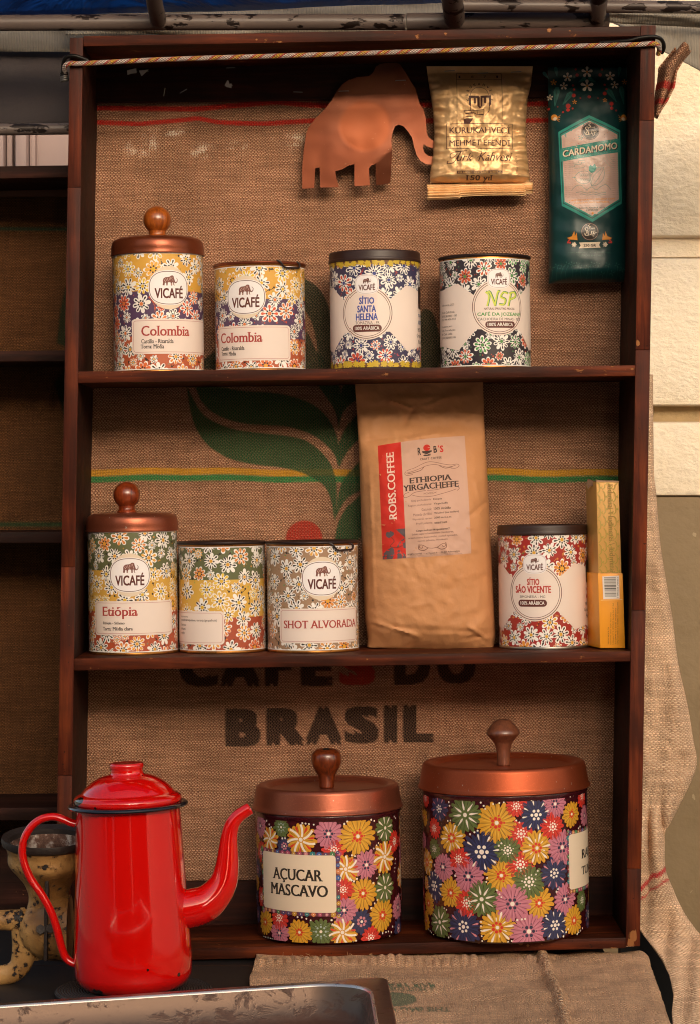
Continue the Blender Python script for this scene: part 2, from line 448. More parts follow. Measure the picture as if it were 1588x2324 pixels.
MAMMOTH = [(0, .06), (.03, .3), (.02, .55), (.08, .72), (.2, .82), (.38, .84), (.5, .88), (.58, .98), (.68, 1), (.76, .92), (.78, .78), (.82, .62), (.86, .42),
           (.92, .36), (.98, .46), (1, .62), (.96, .74), (.88, .78), (.98, .76), (1.04, .62), (1.03, .42), (.95, .28), (.86, .26), (.8, .34), (.78, .16), (.84, .08), (.78, .04), (.73, .12), (.72, .34),
           (.66, .34), (.66, .04), (.56, .04), (.55, .32), (.44, .36), (.36, .32), (.34, .04), (.25, .04), (.24, .3), (.16, .3), (.13, .04)]
def mammoth(P_, x0, y0, x1, y1, col, lay, hi=None):
    f = lambda a, b: (x0+(x1-x0)*a/1.04, y0+(y1-y0)*b)
    P_.poly([f(a, b) for a, b in MAMMOTH], col, lay)
    if hi:
        for (a, b, c, d) in ((.1, .6, .2, .42), (.2, .7, .28, .5), (.32, .74, .36, .52), (.45, .78, .46, .55), (.56, .84, .54, .62), (.66, .86, .62, .66), (.28, .2, .3, .1), (.6, .25, .61, .12), (.14, .5, .2, .38), (.4, .5, .44, .42), (.7, .62, .72, .45)):
            P_.loop([f(a, b), f(c, d)], (x1-x0)*.022, hi, lay+.4, closed=False)

WH, INK = lin('#f2ebe4'), lin('#1d1518')
def star(u, v, r, n, deep, rng, rag=0.0, sharp=.55, per=6, ph=0):
    pts = []
    lr = [1+rng.uniform(-rag, rag) for _ in range(n)]
    for k in range(n*per):
        a = 2*PI*k/(n*per); x = abs(math.cos(n*a/2)); i = int(round(a*n/(2*PI))) % n
        q = r*lr[i]*(1-deep+deep*x**sharp)
        pts.append((u+q*math.cos(a+ph), v+q*math.sin(a+ph)))
    return pts
def fan(P_, c, pts, col, lay):
    n = len(pts)
    for k in range(0, n, 2):
        P_.add([c, pts[k], pts[(k+1) % n], pts[(k+2) % n]], col, lay)
def drop(P_, u, v, a, r0, r1, w, col, lay, n=3, blunt=True):
    """teardrop along angle a between radii r0 and r1, widest toward r1 when blunt"""
    ca, sa = math.cos(a), math.sin(a); L = r1-r0; pr = [(0, .12), (.35, .55), (.75, 1), (1.0, .5)] if blunt else [(0, .5), (.25, 1), (.65, .55), (1.0, .1)]
    L1 = [(r0+L*t, w*q/2) for t, q in pr]; q = [(x, y) for x, y in L1]+[(x, -y) for x, y in reversed(L1)]
    P_.add([(u+x*ca-y*sa, v+x*sa+y*ca) for x, y in q], col, lay)
def daisy(P_, u, v, r, kind, pal, rng, L):
    n = rng.choice((8, 8, 9, 9)); ph = rng.uniform(0, 6.28); c = (u, v)
    out = star(u, v, r, n, .48, rng, .12, .6, ph=ph); fan(P_, c, out, WH, L)
    step = 2*PI/n; acc = rng.choice(pal['acc'])
    if kind == 2:
        fan(P_, c, [(u+(a-u)*.84, v+(b-v)*.84) for a, b in out], pal['hot'], L+1)
        for k in range(n): drop(P_, u, v, ph+k*step+step/2, r*.3, r*.62, r*.06, WH, L+2)
    for k in range(n):
        a = ph+k*step
        if kind == 0: drop(P_, u, v, a, r*.42, r*.88, r*.2, pal['dark'], L+2) if k % 2 or rng.random() < .5 else None
        elif kind == 1: drop(P_, u, v, a, r*.36, r*.88, r*.3, acc, L+2)
    P_.ell(u, v, r*.2, r*.2, pal['ctr'], L+3, 10)
    m = rng.choice((6, 7, 8))
    for k in range(m):
        a = 2*PI*k/m+ph; P_.ell(u+r*.32*math.cos(a), v+r*.32*math.sin(a), r*.1, r*.1, pal['dark'], L+3.4, 8)
def daisies(P_, W, H, seed, palf, bandf, v0=0, rmin=.0088, rmax=.0114):
    rng = random.Random(seed); fl = []
    for t in range(5200):
        u = rng.uniform(-W/2, W/2); v = rng.uniform(-.004, H+.004); r = rng.uniform(rmin, rmax)
        if all((min(abs(u-a), W-abs(u-a)))**2+(v-b)**2 > ((r+q)*.84)**2 for a, b, q in fl): fl.append((u, v, r))
    nb_ = len(fl)
    for t in range(2500):
        u = rng.uniform(-W/2, W/2); v = rng.uniform(-.002, H+.002); r = rng.uniform(.0052, .0066)
        if all((min(abs(u-a), W-abs(u-a)))**2+(v-b)**2 > ((r+q)*.9)**2 for a, b, q in fl): fl.append((u, v, r))
    for u, v, r in fl:
        pal = palf(v0+v)
        daisy(P_, u, v0+v, r, rng.choices((0, 1, 2), (6, 3, 1))[0] if 'k' not in pal else rng.choice(pal['k']), pal, rng, 2)
    for t in range(620):
        u = rng.uniform(-W/2, W/2); v = rng.uniform(0, H); q = rng.uniform(.0006, .0013)
        if any((u-a)**2+(v-b)**2 < (r*.98+q)**2 for a, b, r in fl): continue
        P_.ell(u, v0+v, q, q, rng.choice(palf(v0+v)['dots']), 1.2, 7)
    # chains of dark beads between the flowers
    for t in range(110):
        u = rng.uniform(-W/2, W/2); v = rng.uniform(0, H); a = rng.uniform(0, 6.28)
        for k in range(7):
            a += rng.uniform(-.5, .5); u += .0021*math.cos(a); v += .0021*math.sin(a)
            if any((u-x)**2+(v-y)**2 < (r*.98+.0005)**2 for x, y, r in fl) or not 0 < v < H: continue
            P_.ell(u, v0+v, .0007+.0006*(k % 3 == 0), .0007+.0006*(k % 3 == 0), palf(v0+v)['bead'], 1.5, 7)

# ---------------------------------------------------------------- tins
NSEG = 96
class Tin:
    def __init__(s, name, px, ybase, yc, Rr, label, cat='tin', group=None, roll=-.75, base=None):
        """ybase: function x -> z of the board it stands on"""
        x = P(px, 0, yc).x
        s.root = empty(name, (x, yc, ybase(x)+.0003), (0, R(roll), 0)); tag(s.root, label, cat, group)
        s.R = Rr; s.us = 2*PI*Rr/NSEG
        s.mat = Matrix.Translation(s.root.location) @ Matrix.Rotation(R(roll), 4, 'Y'); s.inv = s.mat.inverted()
    def at(s, px, py, Rr=None):
        """picture point -> (u, v) on the wall of the tin"""
        Rr = Rr or s.R
        o = s.inv @ Vector((0, -D, EYE)); t = s.inv @ P(px, py, 0); d = t-o
        a = d.x**2+d.y**2; b = 2*(o.x*d.x+o.y*d.y); c = o.x**2+o.y**2-Rr*Rr
        disc = b*b-4*a*c
        if disc < 0:
            k = -b/(2*a); q = o+d*k
        else: q = o+d*((-b-math.sqrt(disc))/(2*a))
        return (math.atan2(q.x, -q.y)*s.R, q.z)
    def mapf(s, u, v, h, mu):
        k = math.floor(mu/s.us); f = u/s.us-k; t0 = k*2*PI/NSEG; t1 = (k+1)*2*PI/NSEG
        sn = math.sin(t0)*(1-f)+math.sin(t1)*f; cs = math.cos(t0)*(1-f)+math.cos(t1)*f
        return ((s.R+h)*sn, -(s.R+h)*cs, v)
    def nrm(s, u, v): return (math.sin(u/s.R), -math.cos(u/s.R), 0)
    def lathe(s, name, prof, mat, N=NSEG, origin=(0, 0, 0), parent=None):
        return from_bm(name, lathe_bm(prof, N, origin=origin), mat, parent or s.root, sharp=35)
    def decal(s, name, P_, mat, clip=None): return P_.build(name, mat, s.mapf, us=s.us, clip=clip, parent=s.root, nrm=s.nrm)

def linef(p0, p1):
    a = P(*p0); b = P(*p1)
    return lambda x: a.z+(b.z-a.z)*(x-a.x)/(b.x-a.x)
SHELF1 = linef((178, 843), (1443, 829)); SHELF2 = linef((168, 1495), (1432, 1478)); FLOOR = linef((160, 2160), (1423, 2128))

MAR = lin('#5c221c'); CREAM = lin('#e9d6cb'); REDT = lin('#a83a35'); TXT = lin('#2c1a18')
def pal(dark, ctr, acc, hot, dots, bead=None, **k):
    return dict(dark=lin(dark), ctr=lin(ctr), acc=[lin(a) for a in acc], hot=lin(hot), dots=[lin(a) for a in dots], bead=lin(bead or dark), **k)
PY = pal('#2b1a1e', '#e0b52c', ['#e2b84a', '#e8c23c'], '#e8a93c', ['#a9a54a', '#d9a03a', '#b88a30'])
PP = pal('#231a2c', '#dd7a38', ['#e27a3a', '#d9552e'], '#d8532b', ['#c5502f', '#8d4a6a', '#b24a3c'], '#c0492c')
PO = pal('#2a1c1c', '#e0a22c', ['#e8a23c', '#e0842e'], '#dc6a30', ['#6f3c2a', '#d9803c', '#8a7a5c'])
PG = pal('#24201a', '#dfa32e', ['#e0a53a', '#d98434'], '#d9853a', ['#c98a3c', '#4c8a58', '#a88038'])
PT = pal('#2a1f1c', '#e0a52e', ['#e0a545', '#d89040'], '#dd8a38', ['#c98440', '#5f8a58', '#8a6a48'])

def vicafe_sticker(T, px, py, roll=0):
    """round cream patch with the oval logo sticker"""
    u, v = T.at(px, py); m = .00051; Q = Print()
    Q.ell(u, v, 46*m, 49*m, lin('#e2cdb4'), 7, 40)
    Q.sup(u, v, 47*m, 39.5*m, lin('#efe7e6'), 8.0, 2.5, 44)
    Q.loop(superell(u, v, 44.5*m, 37*m, 2.5, 56), .0007, MAR, 9)
    mammoth(Q, u-15*m, v+4*m, u+20*m, v+28*m, lin('#7a4a44'), 9, lin('#d9b6a8'))
    Q.text('VICAFÉ', u-33*m, v-24*m, u+33*m, v+5*m, MAR, 9, bold=.03, res=3)
    T.decal('logo_sticker', Q, M['matte'])
def name_label(T, x0, y0, x1, y1, lines, border=True):
    """x0..x1, y0..y1 picture box of the paper label; lines: (text, x0, ytop, x1, ybot, col, kw)"""
    a = T.at(x0, (y0+y1)/2)[0] if not isinstance(x0, tuple) else x0[0]; b = T.at(x1, (y0+y1)/2)[0] if not isinstance(x1, tuple) else x1[0]
    vm = T.at((x0 if not isinstance(x0, tuple) else 0) or 0, y1)[1] if False else None
    cxp = T.cx
    t = T.at(cxp, y0+T.dy)[1]; bt = T.at(cxp, y1+T.dy)[1]
    Q = Print(); Q.rrect(a, bt, b, t, .0045, CREAM, 7)
    Q.loop(rr(a+.0022, bt+.0022, b-.0022, t-.0022, .0036), .00035, lin('#b0544c'), 8)
    for (s, tx0, ty0, tx1, ty1, col, kw) in lines:
        u0, v0 = T.at(tx0, ty1); u1, v1 = T.at(tx1, ty0)
        vv0 = T.at((tx0+tx1)/2, ty1)[1]; vv1 = T.at((tx0+tx1)/2, ty0)[1]
        Q.text(s, u0, vv0, u1, vv1, col, 9, **kw)
    T.decal('name_label', Q, M['matte'])

def tin_body(T, H, bands, seed, rim=M['gold_rim'], wrap=(0.0, 0.0), lo=.003, edge=True):
    """bands: list of (v_from, colour, palette) from the bottom up"""
    Rr = T.R
    prof = round_prof([(0, .002), (Rr-.003, .002), (Rr-.002, 0), (Rr+.0006, 0), (Rr+.0006, .0022), (Rr-.0002, .003), (Rr-.0002, H-.003), (Rr+.0008, H-.0022), (Rr+.0008, H), (Rr-.002, H), (Rr-.002, H-.004), (0, H-.004)], .0004, 2)
    T.lathe('tin_body', prof, rim)
    Q = Print(); W = 2*PI*Rr; v0, v1 = lo, H-.0035
    ground = Print()
    for i, (vf, col, pl) in enumerate(bands):
        vt = bands[i+1][0] if i+1 < len(bands) else v1
        Q.rect(-W/2, max(vf, v0), W/2, min(vt, v1), lin(col), 0)
    def pf(v):
        p = bands[0][2]
        for vf, col, pl in bands:
            if v >= vf: p = pl
        return p
    daisies(Q, W, v1-v0, seed, pf, None, v0)
    if edge:
        Q.rect(-W/2, v0, W/2, v0+.001, WH, 6.5); Q.rect(-W/2, v1-.001, W/2, v1, WH, 6.5)
    T.decal('paper_wrap', Q, M['paper'], clip=(-W/2, v0, W/2, v1))

def copper_cap(T, z0, mat=M['lid_brown'], knob=M['knob_orange'], dx=0, kr=.0165, hid=.0):
    Rr = T.R+.0018
    prof = catmull([(Rr+.0004, 0), (Rr, .004), (Rr-.0002, .010), (Rr-.002, .0165), (Rr-.0075, .0198), (Rr-.014, .0208), (Rr-.03, .0212), (0, .0214)], 4)
    T.lathe('lid', [(Rr-.0025, .0), (Rr+.0008, -.0004), (Rr+.0008, .001)]+prof, mat, origin=(0, 0, z0))
    k = z0+.0214; kz = kr*1.12+.004
    pr = [(0, -.001), (kr*.72, -.001), (kr*.74, .0012), (kr*.62, .0034), (kr*.6, .005)]
    for i in range(1, 15):
        a = -PI/2+PI*i/14
        if kr*math.cos(a) < kr*.58 and a < 0: continue
        pr.append((max(kr*math.cos(a), 0 if i == 14 else 0), .0045+kr*1.0+kr*math.sin(a)))
    pr[-1] = (0, pr[-1][1])
    T.lathe('knob', pr, knob, N=40, origin=(dx, 0, k))

def flat_lid(T, H, mat, clip_px=None, lip=.0026):
    Rr = T.R
    prof = round_prof([(Rr-.004, H-.003), (Rr+.0012, H-.0014), (Rr+.0022, H+.0008), (Rr+.0012, H+.0022), (Rr-.002, H+.0022), (Rr-.004, H+.0002), (0, H+.0002)], .0006, 2)
    T.lathe('lid', prof, mat)
def lid_loop(T, px, py, w=66, h=16):
    """wire opener loop hooked over the rim"""
    m = .00051; u, v = T.at(px, py); pts = []
    for a, b in [(-w/2, h*.35), (-w*.4, h*.15), (-w*.28, -h*.45), (-w*.16, -h*.66), (w*.1, -h*.62), (w*.36, -h*.58), (w*.44, -h*.35), (w*.43, h*.05), (w*.36, h*.3)]:
        t = (u+a*m)/T.R; rr_ = T.R+.0034 if b < h*.3 else T.R+.0012
        pts.append((rr_*math.sin(t), -rr_*math.cos(t), v+b*m))
    from_bm('wire_loop', tube_bm(catmull(pts, 4), .0012, 8), M['seal'], T.root)

# the eight printed coffee tins -------------------------------------------------
G1 = 'flower printed coffee tins'
def mk(name, px, base, yc, Rr, label, cat='coffee tin', group=G1, roll=-.75, dy=0):
    T = Tin(name, px, base, yc, Rr, label, cat, group, roll); T.cx = px; T.dy = dy; return T
YC = .095; RT = .0525
serif_c = dict(bold=-.012, serif=True, res=3)
# 1 tall Colombia with lid
T = mk('coffee_tin', 362, SHELF1, YC, RT, 'tall tin with Colombia label, yellow and purple flower bands and round wooden knob')
H = T.at(362, 566)[1]
tin_body(T, H, [(-1, '#b5532f', PO), (T.at(362, 762)[1], '#4d3258', PP), (T.at(362, 660)[1], '#d7a03e', PY)], 11)
copper_cap(T, H-.003)
vicafe_sticker(T, 384.5, 653)
name_label(T, 301, 723, 462, 803, [('Colombia', 322, 739, 429, 762, REDT, serif_c), ('Castillo - Risaralda', 322, 769, 394, 779, TXT, dict(bold=.0, serif=True)),
    ('Torra:', 321, 782, 346, 791, TXT, dict(bold=.03, serif=True)), ('Média', 349, 781, 373, 791, TXT, dict(serif=True))])
# 2 short Colombia
T = mk('coffee_tin', 593, SHELF1, YC-.003, RT, 'short tin with Colombia label, yellow and purple flower bands, no knob')
H = T.at(593, 596)[1]
tin_body(T, H, [(-1, '#b5532f', PO), (T.at(593, 768)[1], '#4d3258', PP), (T.at(593, 678)[1], '#d7a03e', PY)], 12)
flat_lid(T, H, M['lid_brown']); lid_loop(T, 656, 598)
vicafe_sticker(T, 557, 674)
name_label(T, 498, 738, 659, 818, [('Colombia', 504, 754, 596, 777, REDT, serif_c), ('Castillo - Risaralda', 505, 786, 556, 795, TXT, dict(serif=True)),
    ('Torra:', 505, 798, 519, 807, TXT, dict(bold=.03, serif=True)), ('Média', 521, 798, 537, 807, TXT, dict(serif=True))])

def hex_wrap(T, H, col, pl, seed, title, sub, title_col, cxp, top, bot, ring_r=56, yellow=False, cyp=712, cut=(650, 792), extra=None, lettersx=None, rim=M['silver_rim'], edge=False):
    Rr = T.R; W = 2*PI*Rr; v1 = H-.0035; v0 = .003
    prof = round_prof([(0, .002), (Rr-.003, .002), (Rr-.002, 0), (Rr+.0006, 0), (Rr+.0006, .0022), (Rr-.0002, .003), (Rr-.0002, H), (0, H)], .0004, 2)
    T.lathe('tin_body', prof, rim)
    Q = Print(); Q.rect(-W/2, v0, W/2, v1, lin(col), 0); daisies(Q, W, v1-v0, seed, lambda v: pl, None, v0)
    m = .00051; u, v = T.at(cxp, cyp)
    vt, vb = T.at(T.cx, cut[0])[1], T.at(T.cx, cut[1])[1]; vm1, vm0 = (v+(vt-v)*.62), (v+(vb-v)*.62)
    # cream band, wide behind, pinched where it meets the roundel
    for sx in (1, -1):
        xs = [0, 52*m, 96*m, 150*m, W/2]; up = [vm1-.003, vm1-.004, vt+.002, vt-.004, vt-.004]; dn = [vm0+.003, vm0+.004, vb-.002, vb+.004, vb+.004]
        for i in range(4):
            Q.add([(u+sx*xs[i], dn[i]), (u+sx*xs[i+1], dn[i+1]), (u+sx*xs[i+1], up[i+1]), (u+sx*xs[i], up[i])], CREAM, 6)
            Q.add([(u+sx*xs[i]-sx*W, dn[i]), (u+sx*xs[i+1]-sx*W, dn[i+1]), (u+sx*xs[i+1]-sx*W, up[i+1]), (u+sx*xs[i]-sx*W, up[i])], CREAM, 6)
    if yellow:
        rng = random.Random(5)
        for a, b in ((v0, v0+.0052), (v1-.0052, v1)):
            Q.rect(-W/2, a, W/2, b, lin('#6a4526'), 6.2)
            for k in range(40):
                uu = -W/2+W*k/40+rng.uniform(-.002, .002); fan(Q, (uu, (a+b)/2), star(uu, (a+b)/2+rng.uniform(-.002, .002), .0042, 7, .4, rng, .2), lin('#c9a92c'), 6.6)
    if edge:
        Q.rect(-W/2, v0, W/2, v0+.0012, WH, 6.5); Q.rect(-W/2, v1-.001, W/2, v1, WH, 6.5)
    Q.ell(u, v, (ring_r+5)*m, (ring_r+5)*m, CREAM, 7, 56)
    for rr_ in (ring_r+1.5, ring_r-3): Q.loop([(u+rr_*m*math.cos(k*2*PI/64), v+rr_*m*math.sin(k*2*PI/64)) for k in range(64)], .00062 if rr_ < ring_r else .0008, MAR, 8)
    ul, vl = T.at(cxp, cyp-65)
    Q.sup(ul, vl, 27.5*m, 22.5*m, lin('#efe7e6'), 9, 2.9); Q.loop(superell(ul, vl, 25.5*m, 20.5*m, 2.9, 44), .0004, lin('#a8827c'), 10)
    mammoth(Q, ul-9*m, vl+1*m, ul+10*m, vl+14*m, lin('#5a2d28'), 10, lin('#d9b6a8'))
    Q.text('VICAFÉ', ul-19*m, vl-14*m, ul+19*m, vl+2.5*m, MAR, 10, bold=.03, res=2)
    for (s, a, b, c, d, cc, kw) in title:
        u0 = T.at(a, d)[0]; u1 = T.at(c, d)[0]; vv0 = T.at((a+c)/2, d)[1]; vv1 = T.at((a+c)/2, b)[1]
        Q.text(s, u0, vv0, u1, vv1, cc, 9, **kw)
    a, b, c, d = sub
    u0 = T.at(a, d)[0]; u1 = T.at(c, d)[0]; vv0 = T.at((a+c)/2, d)[1]; vv1 = T.at((a+c)/2, b)[1]
    Q.rrect(u0, vv0, u1, vv1, (vv1-vv0)*.48, MAR, 8.5); hh = (vv1-vv0)
    Q.text('100% ARÁBICA', u0+hh*.35, vv0+hh*.27, u1-hh*.35, vv1-hh*.1, WH, 9.5, bold=.012)
    if extra: extra(Q, T)
    T.decal('paper_wrap', Q, M['paper'], clip=(-W/2, v0, W/2, v1))
def side_panel_text(col):
    def f(Q, T):
        def put(s, x0, y0, x1, y1, cc, kw={}):
            u0 = T.at(T.cx+90, y0)[0]+.004+(x0)*.00051; vv0 = T.at(T.cx, y1)[1]; vv1 = T.at(T.cx, y0)[1]
            Q.text(s, u0, vv0, u0+(x1-x0)*.00051, vv1, cc, 9, **kw)
        y = T.sidey; u0 = T.at(T.cx+90, y)[0]+.004; va, vb = T.at(T.cx, y+52)[1], T.at(T.cx, y)[1]
        Q.rrect(u0, va, u0+.03, vb, .003, lin('#24130f'), 8)
        rng = random.Random(3)
        for k in range(46): Q.ell(u0+rng.uniform(.003, .027), va+rng.uniform(.003, vb-va-.003), .0013, .0009, lin(rng.choice(('#8a3a20', '#4a5a70', '#b0602c', '#5a2a1a'))), 8.6, 8)
        put('TORREFAÇÃO', 0, y+62, 60, y+72, col, dict(bold=.03)); put('ARTESANAL', 0, y+78, 52, y+88, col, dict(bold=.03))
        put('MESTRE DE TORRA', -2, y+96, 60, y+104, TXT, dict(bold=.01)); put('Grzegorz', -8, y+109, 34, y+120, TXT, dict(bold=.01)); put('Polak', 2, y+123, 28, y+132, TXT, dict(bold=.01))
    return f
BL = lin('#31459a'); tk = dict(bold=.035, res=2)
PN = pal('#22244e', '#2e3a80', ['#c9462e', '#d0573a', '#22244e'], '#c2432a', ['#b23a30', '#8a3a5a'], '#9c3436')
T = mk('coffee_tin', 853, SHELF1, YC, RT-.0005, 'navy flowered tin with blue lettering SÍTIO SANTA HELENA and brown plastic lid'); T.sidey = 646
H = T.at(853, 582)[1]
hex_wrap(T, H, '#2a2850', PN, 23, [('SÍTIO', 814, 671, 848, 690, BL, tk), ('SANTA', 810, 693, 852, 709, BL, tk), ('HELENA', 807, 711, 856, 727, BL, tk), ('TOMAZINA - PR', 806, 729, 860, 736, TXT, {})],
         (800, 737, 865, 753), BL, 831, 0, 0, yellow=True, cyp=710, extra=side_panel_text(lin('#5a6480')), rim=M['plastic_brown'])
def plastic_lid(T, H, h):
    Rr = T.R+.0012
    T.lathe('lid', round_prof([(Rr-.002, H-.004), (Rr+.0006, H-.004), (Rr+.0006, H-.001), (Rr, H), (Rr-.0002, H+h-.002), (Rr-.001, H+h), (Rr-.003, H+h), (Rr-.004, H+h-.0015), (0, H+h-.0015)], .0005, 2), M['plastic_brown'])
plastic_lid(T, H, .0085)
# NSP
PK = pal('#241e30', '#4f8a48', ['#4f9a52', '#cf5a34', '#3f7a48'], '#d0562e', ['#b5452c', '#45744a', '#8a3a38'], '#a0432e')
GR = lin('#3f8f3e')
def nsp(Q, T):
    # hand-lettered initials in yellow green, with a second, darker pass behind
    strokes = [[(1101, 663), (1108, 672), (1104, 694)], [(1104, 665), (1110, 664), (1121, 692)], [(1121, 694), (1127, 664), (1131, 662)],
               [(1149, 666), (1140, 664), (1134, 674), (1144, 680), (1141, 691), (1131, 691)], [(1157, 664), (1151, 694)], [(1154, 666), (1164, 664), (1166, 674), (1153, 681)]]
    for dx, dy, wd, cc, ly in ((1.2, -.6, .0026, '#2f7a44', 9), (0, 0, .0018, '#c9d246', 9.8)):
        for st in strokes:
            Q.loop([(lambda q: q)(T.at(a+dx, b+dy)) for a, b in catmull(st, 4)], wd, lin(cc), ly, closed=False)
    def put(s, x0, y0, x1, y1, cc, kw={}):
        Q.text(s, T.at(x0, y1)[0], T.at((x0+x1)/2, y1)[1], T.at(x1, y1)[0], T.at((x0+x1)/2, y0)[1], cc, 9, **kw)
    put('NATURAL SPROUTING PROCESS', 1097, 698, 1165, 703, MAR, dict(bold=.02))
    for k, (s, x1) in enumerate((('vicafe.com.br, 2023', 1030), ('', 0), ('Vicafe Café Ltda', 1031), ('30.959.381/0001 - 00', 1036), ('(35) 988-424-555', 1034), ('', 0), ('Produzido por:', 1026), ('Café Torrefação', 1033), ('de Café Ltda', 1026), ('13.494.200/0001-06', 1034))):
        if s: put(s, 1003, 690+k*8.2, x1, 695+k*8.2, TXT)
T = mk('coffee_tin', 1101, SHELF1, YC, RT, 'black flowered tin with green lettering CAFÉ DA JOZEANE and slim dark lid')
H = T.at(1101, 579)[1]
hex_wrap(T, H, '#221c2c', PK, 37, [('CAFÉ DA JOZEANE', 1082, 707, 1178, 719, GR, dict(bold=.02)), ('CACHOEIRA DE MINAS - MG', 1083, 721, 1177, 727, TXT, {})],
         (1100, 729, 1166, 744), GR, 1131, 0, 0, cyp=697, ring_r=59, extra=nsp, rim=M['gold_rim'], edge=True, cut=(645, 790))
flat_lid(T, H, M['seal'])
# middle row: Etiopia tall
T = mk('coffee_tin', 304.5, SHELF2, YC, RT-.0005, 'tall tin with Etiópia label, green and yellow flower bands and round red knob')
H = T.at(304, 1200)[1]
tin_body(T, H, [(-1, '#b04a2a', PO), (T.at(304, 1388)[1], '#d2a040', PY), (T.at(304, 1294)[1], '#5b5f3c', PG)], 14)
copper_cap(T, H-.003, M['lid_dark'], M['knob_red'], dx=-.006, kr=.0158)
vicafe_sticker(T, 295, 1305)
name_label(T, 218, 1364, 390, 1442, [('Etiópia', 235, 1377, 313, 1405, REDT, serif_c), ('Etiópia - Sidamo', 236, 1411, 284, 1419, TXT, dict(serif=True)),
    ('Torra:', 236, 1423, 254, 1431, TXT, dict(bold=.03, serif=True)), ('Média clara', 257, 1423, 302, 1431, TXT, dict(serif=True))])
T = mk('coffee_tin', 507, SHELF2, YC+.004, RT-.002, 'short green, yellow and red flowered tin turned so its label shows only small print')
H = T.at(507, 1234)[1]
tin_body(T, H, [(-1, '#a8452a', PO), (T.at(507, 1402)[1], '#d8a844', PY), (T.at(507, 1316)[1], '#5b5f3c', PG)], 15)
flat_lid(T, H, M['seal'])
name_label(T, (-.075,), 1387, 510, 1463, [('laranja, frutas cítricas', 414, 1397, 428, 1402, TXT, {}), ('casca de laranja doce, toranja (grapefruit)', 414, 1405, 493, 1412, TXT, {}),
    ('Catimor bourbon', 414, 1415, 424, 1420, TXT, {}), ('brilhante', 414, 1424, 423, 1429, TXT, {}), ('médio', 414, 1433, 421, 1438, TXT, {})])
T = mk('coffee_tin', 711, SHELF2, YC-.006, RT, 'short taupe flowered tin with SHOT ALVORADA label and wire loop on its rim')
H = T.at(711, 1233)[1]
tin_body(T, H, [(-1, '#a07e62', PT)], 16)
flat_lid(T, H, M['seal']); lid_loop(T, 775, 1238)
vicafe_sticker(T, 732, 1313)
name_label(T, 637, 1381, 806, 1460, [('SHOT ALVORADA', 646, 1408, 804, 1426, REDT, dict(bold=-.02, serif=True, res=3))])
PR = pal('#2a1814', '#e0a82c', ['#e8b040', '#e08a30'], '#e09034', ['#d98a3a', '#3f6a3c', '#6a2018'], '#d0823a')
RD = lin('#b82e26')
T = mk('coffee_tin', 1233.5, SHELF2, YC, RT-.0005, 'red flowered tin lettered SÍTIO SÃO VICENTE with brown plastic lid'); T.sidey = 1274
H = T.at(1233, 1207)[1]
hex_wrap(T, H, '#a01c18', PR, 48, [('SÍTIO', 1195, 1310, 1223, 1328, RD, tk), ('SÃO VICENTE', 1170, 1326, 1249, 1346, RD, tk), ('SIMONÉSIA - MG', 1179, 1350, 1236, 1357, TXT, {})],
         (1176, 1361, 1240, 1377), RD, 1212, 0, 0, cyp=1345, cut=(1283, 1427), ring_r=60, extra=side_panel_text(RD))
plastic_lid(T, H, .0075)

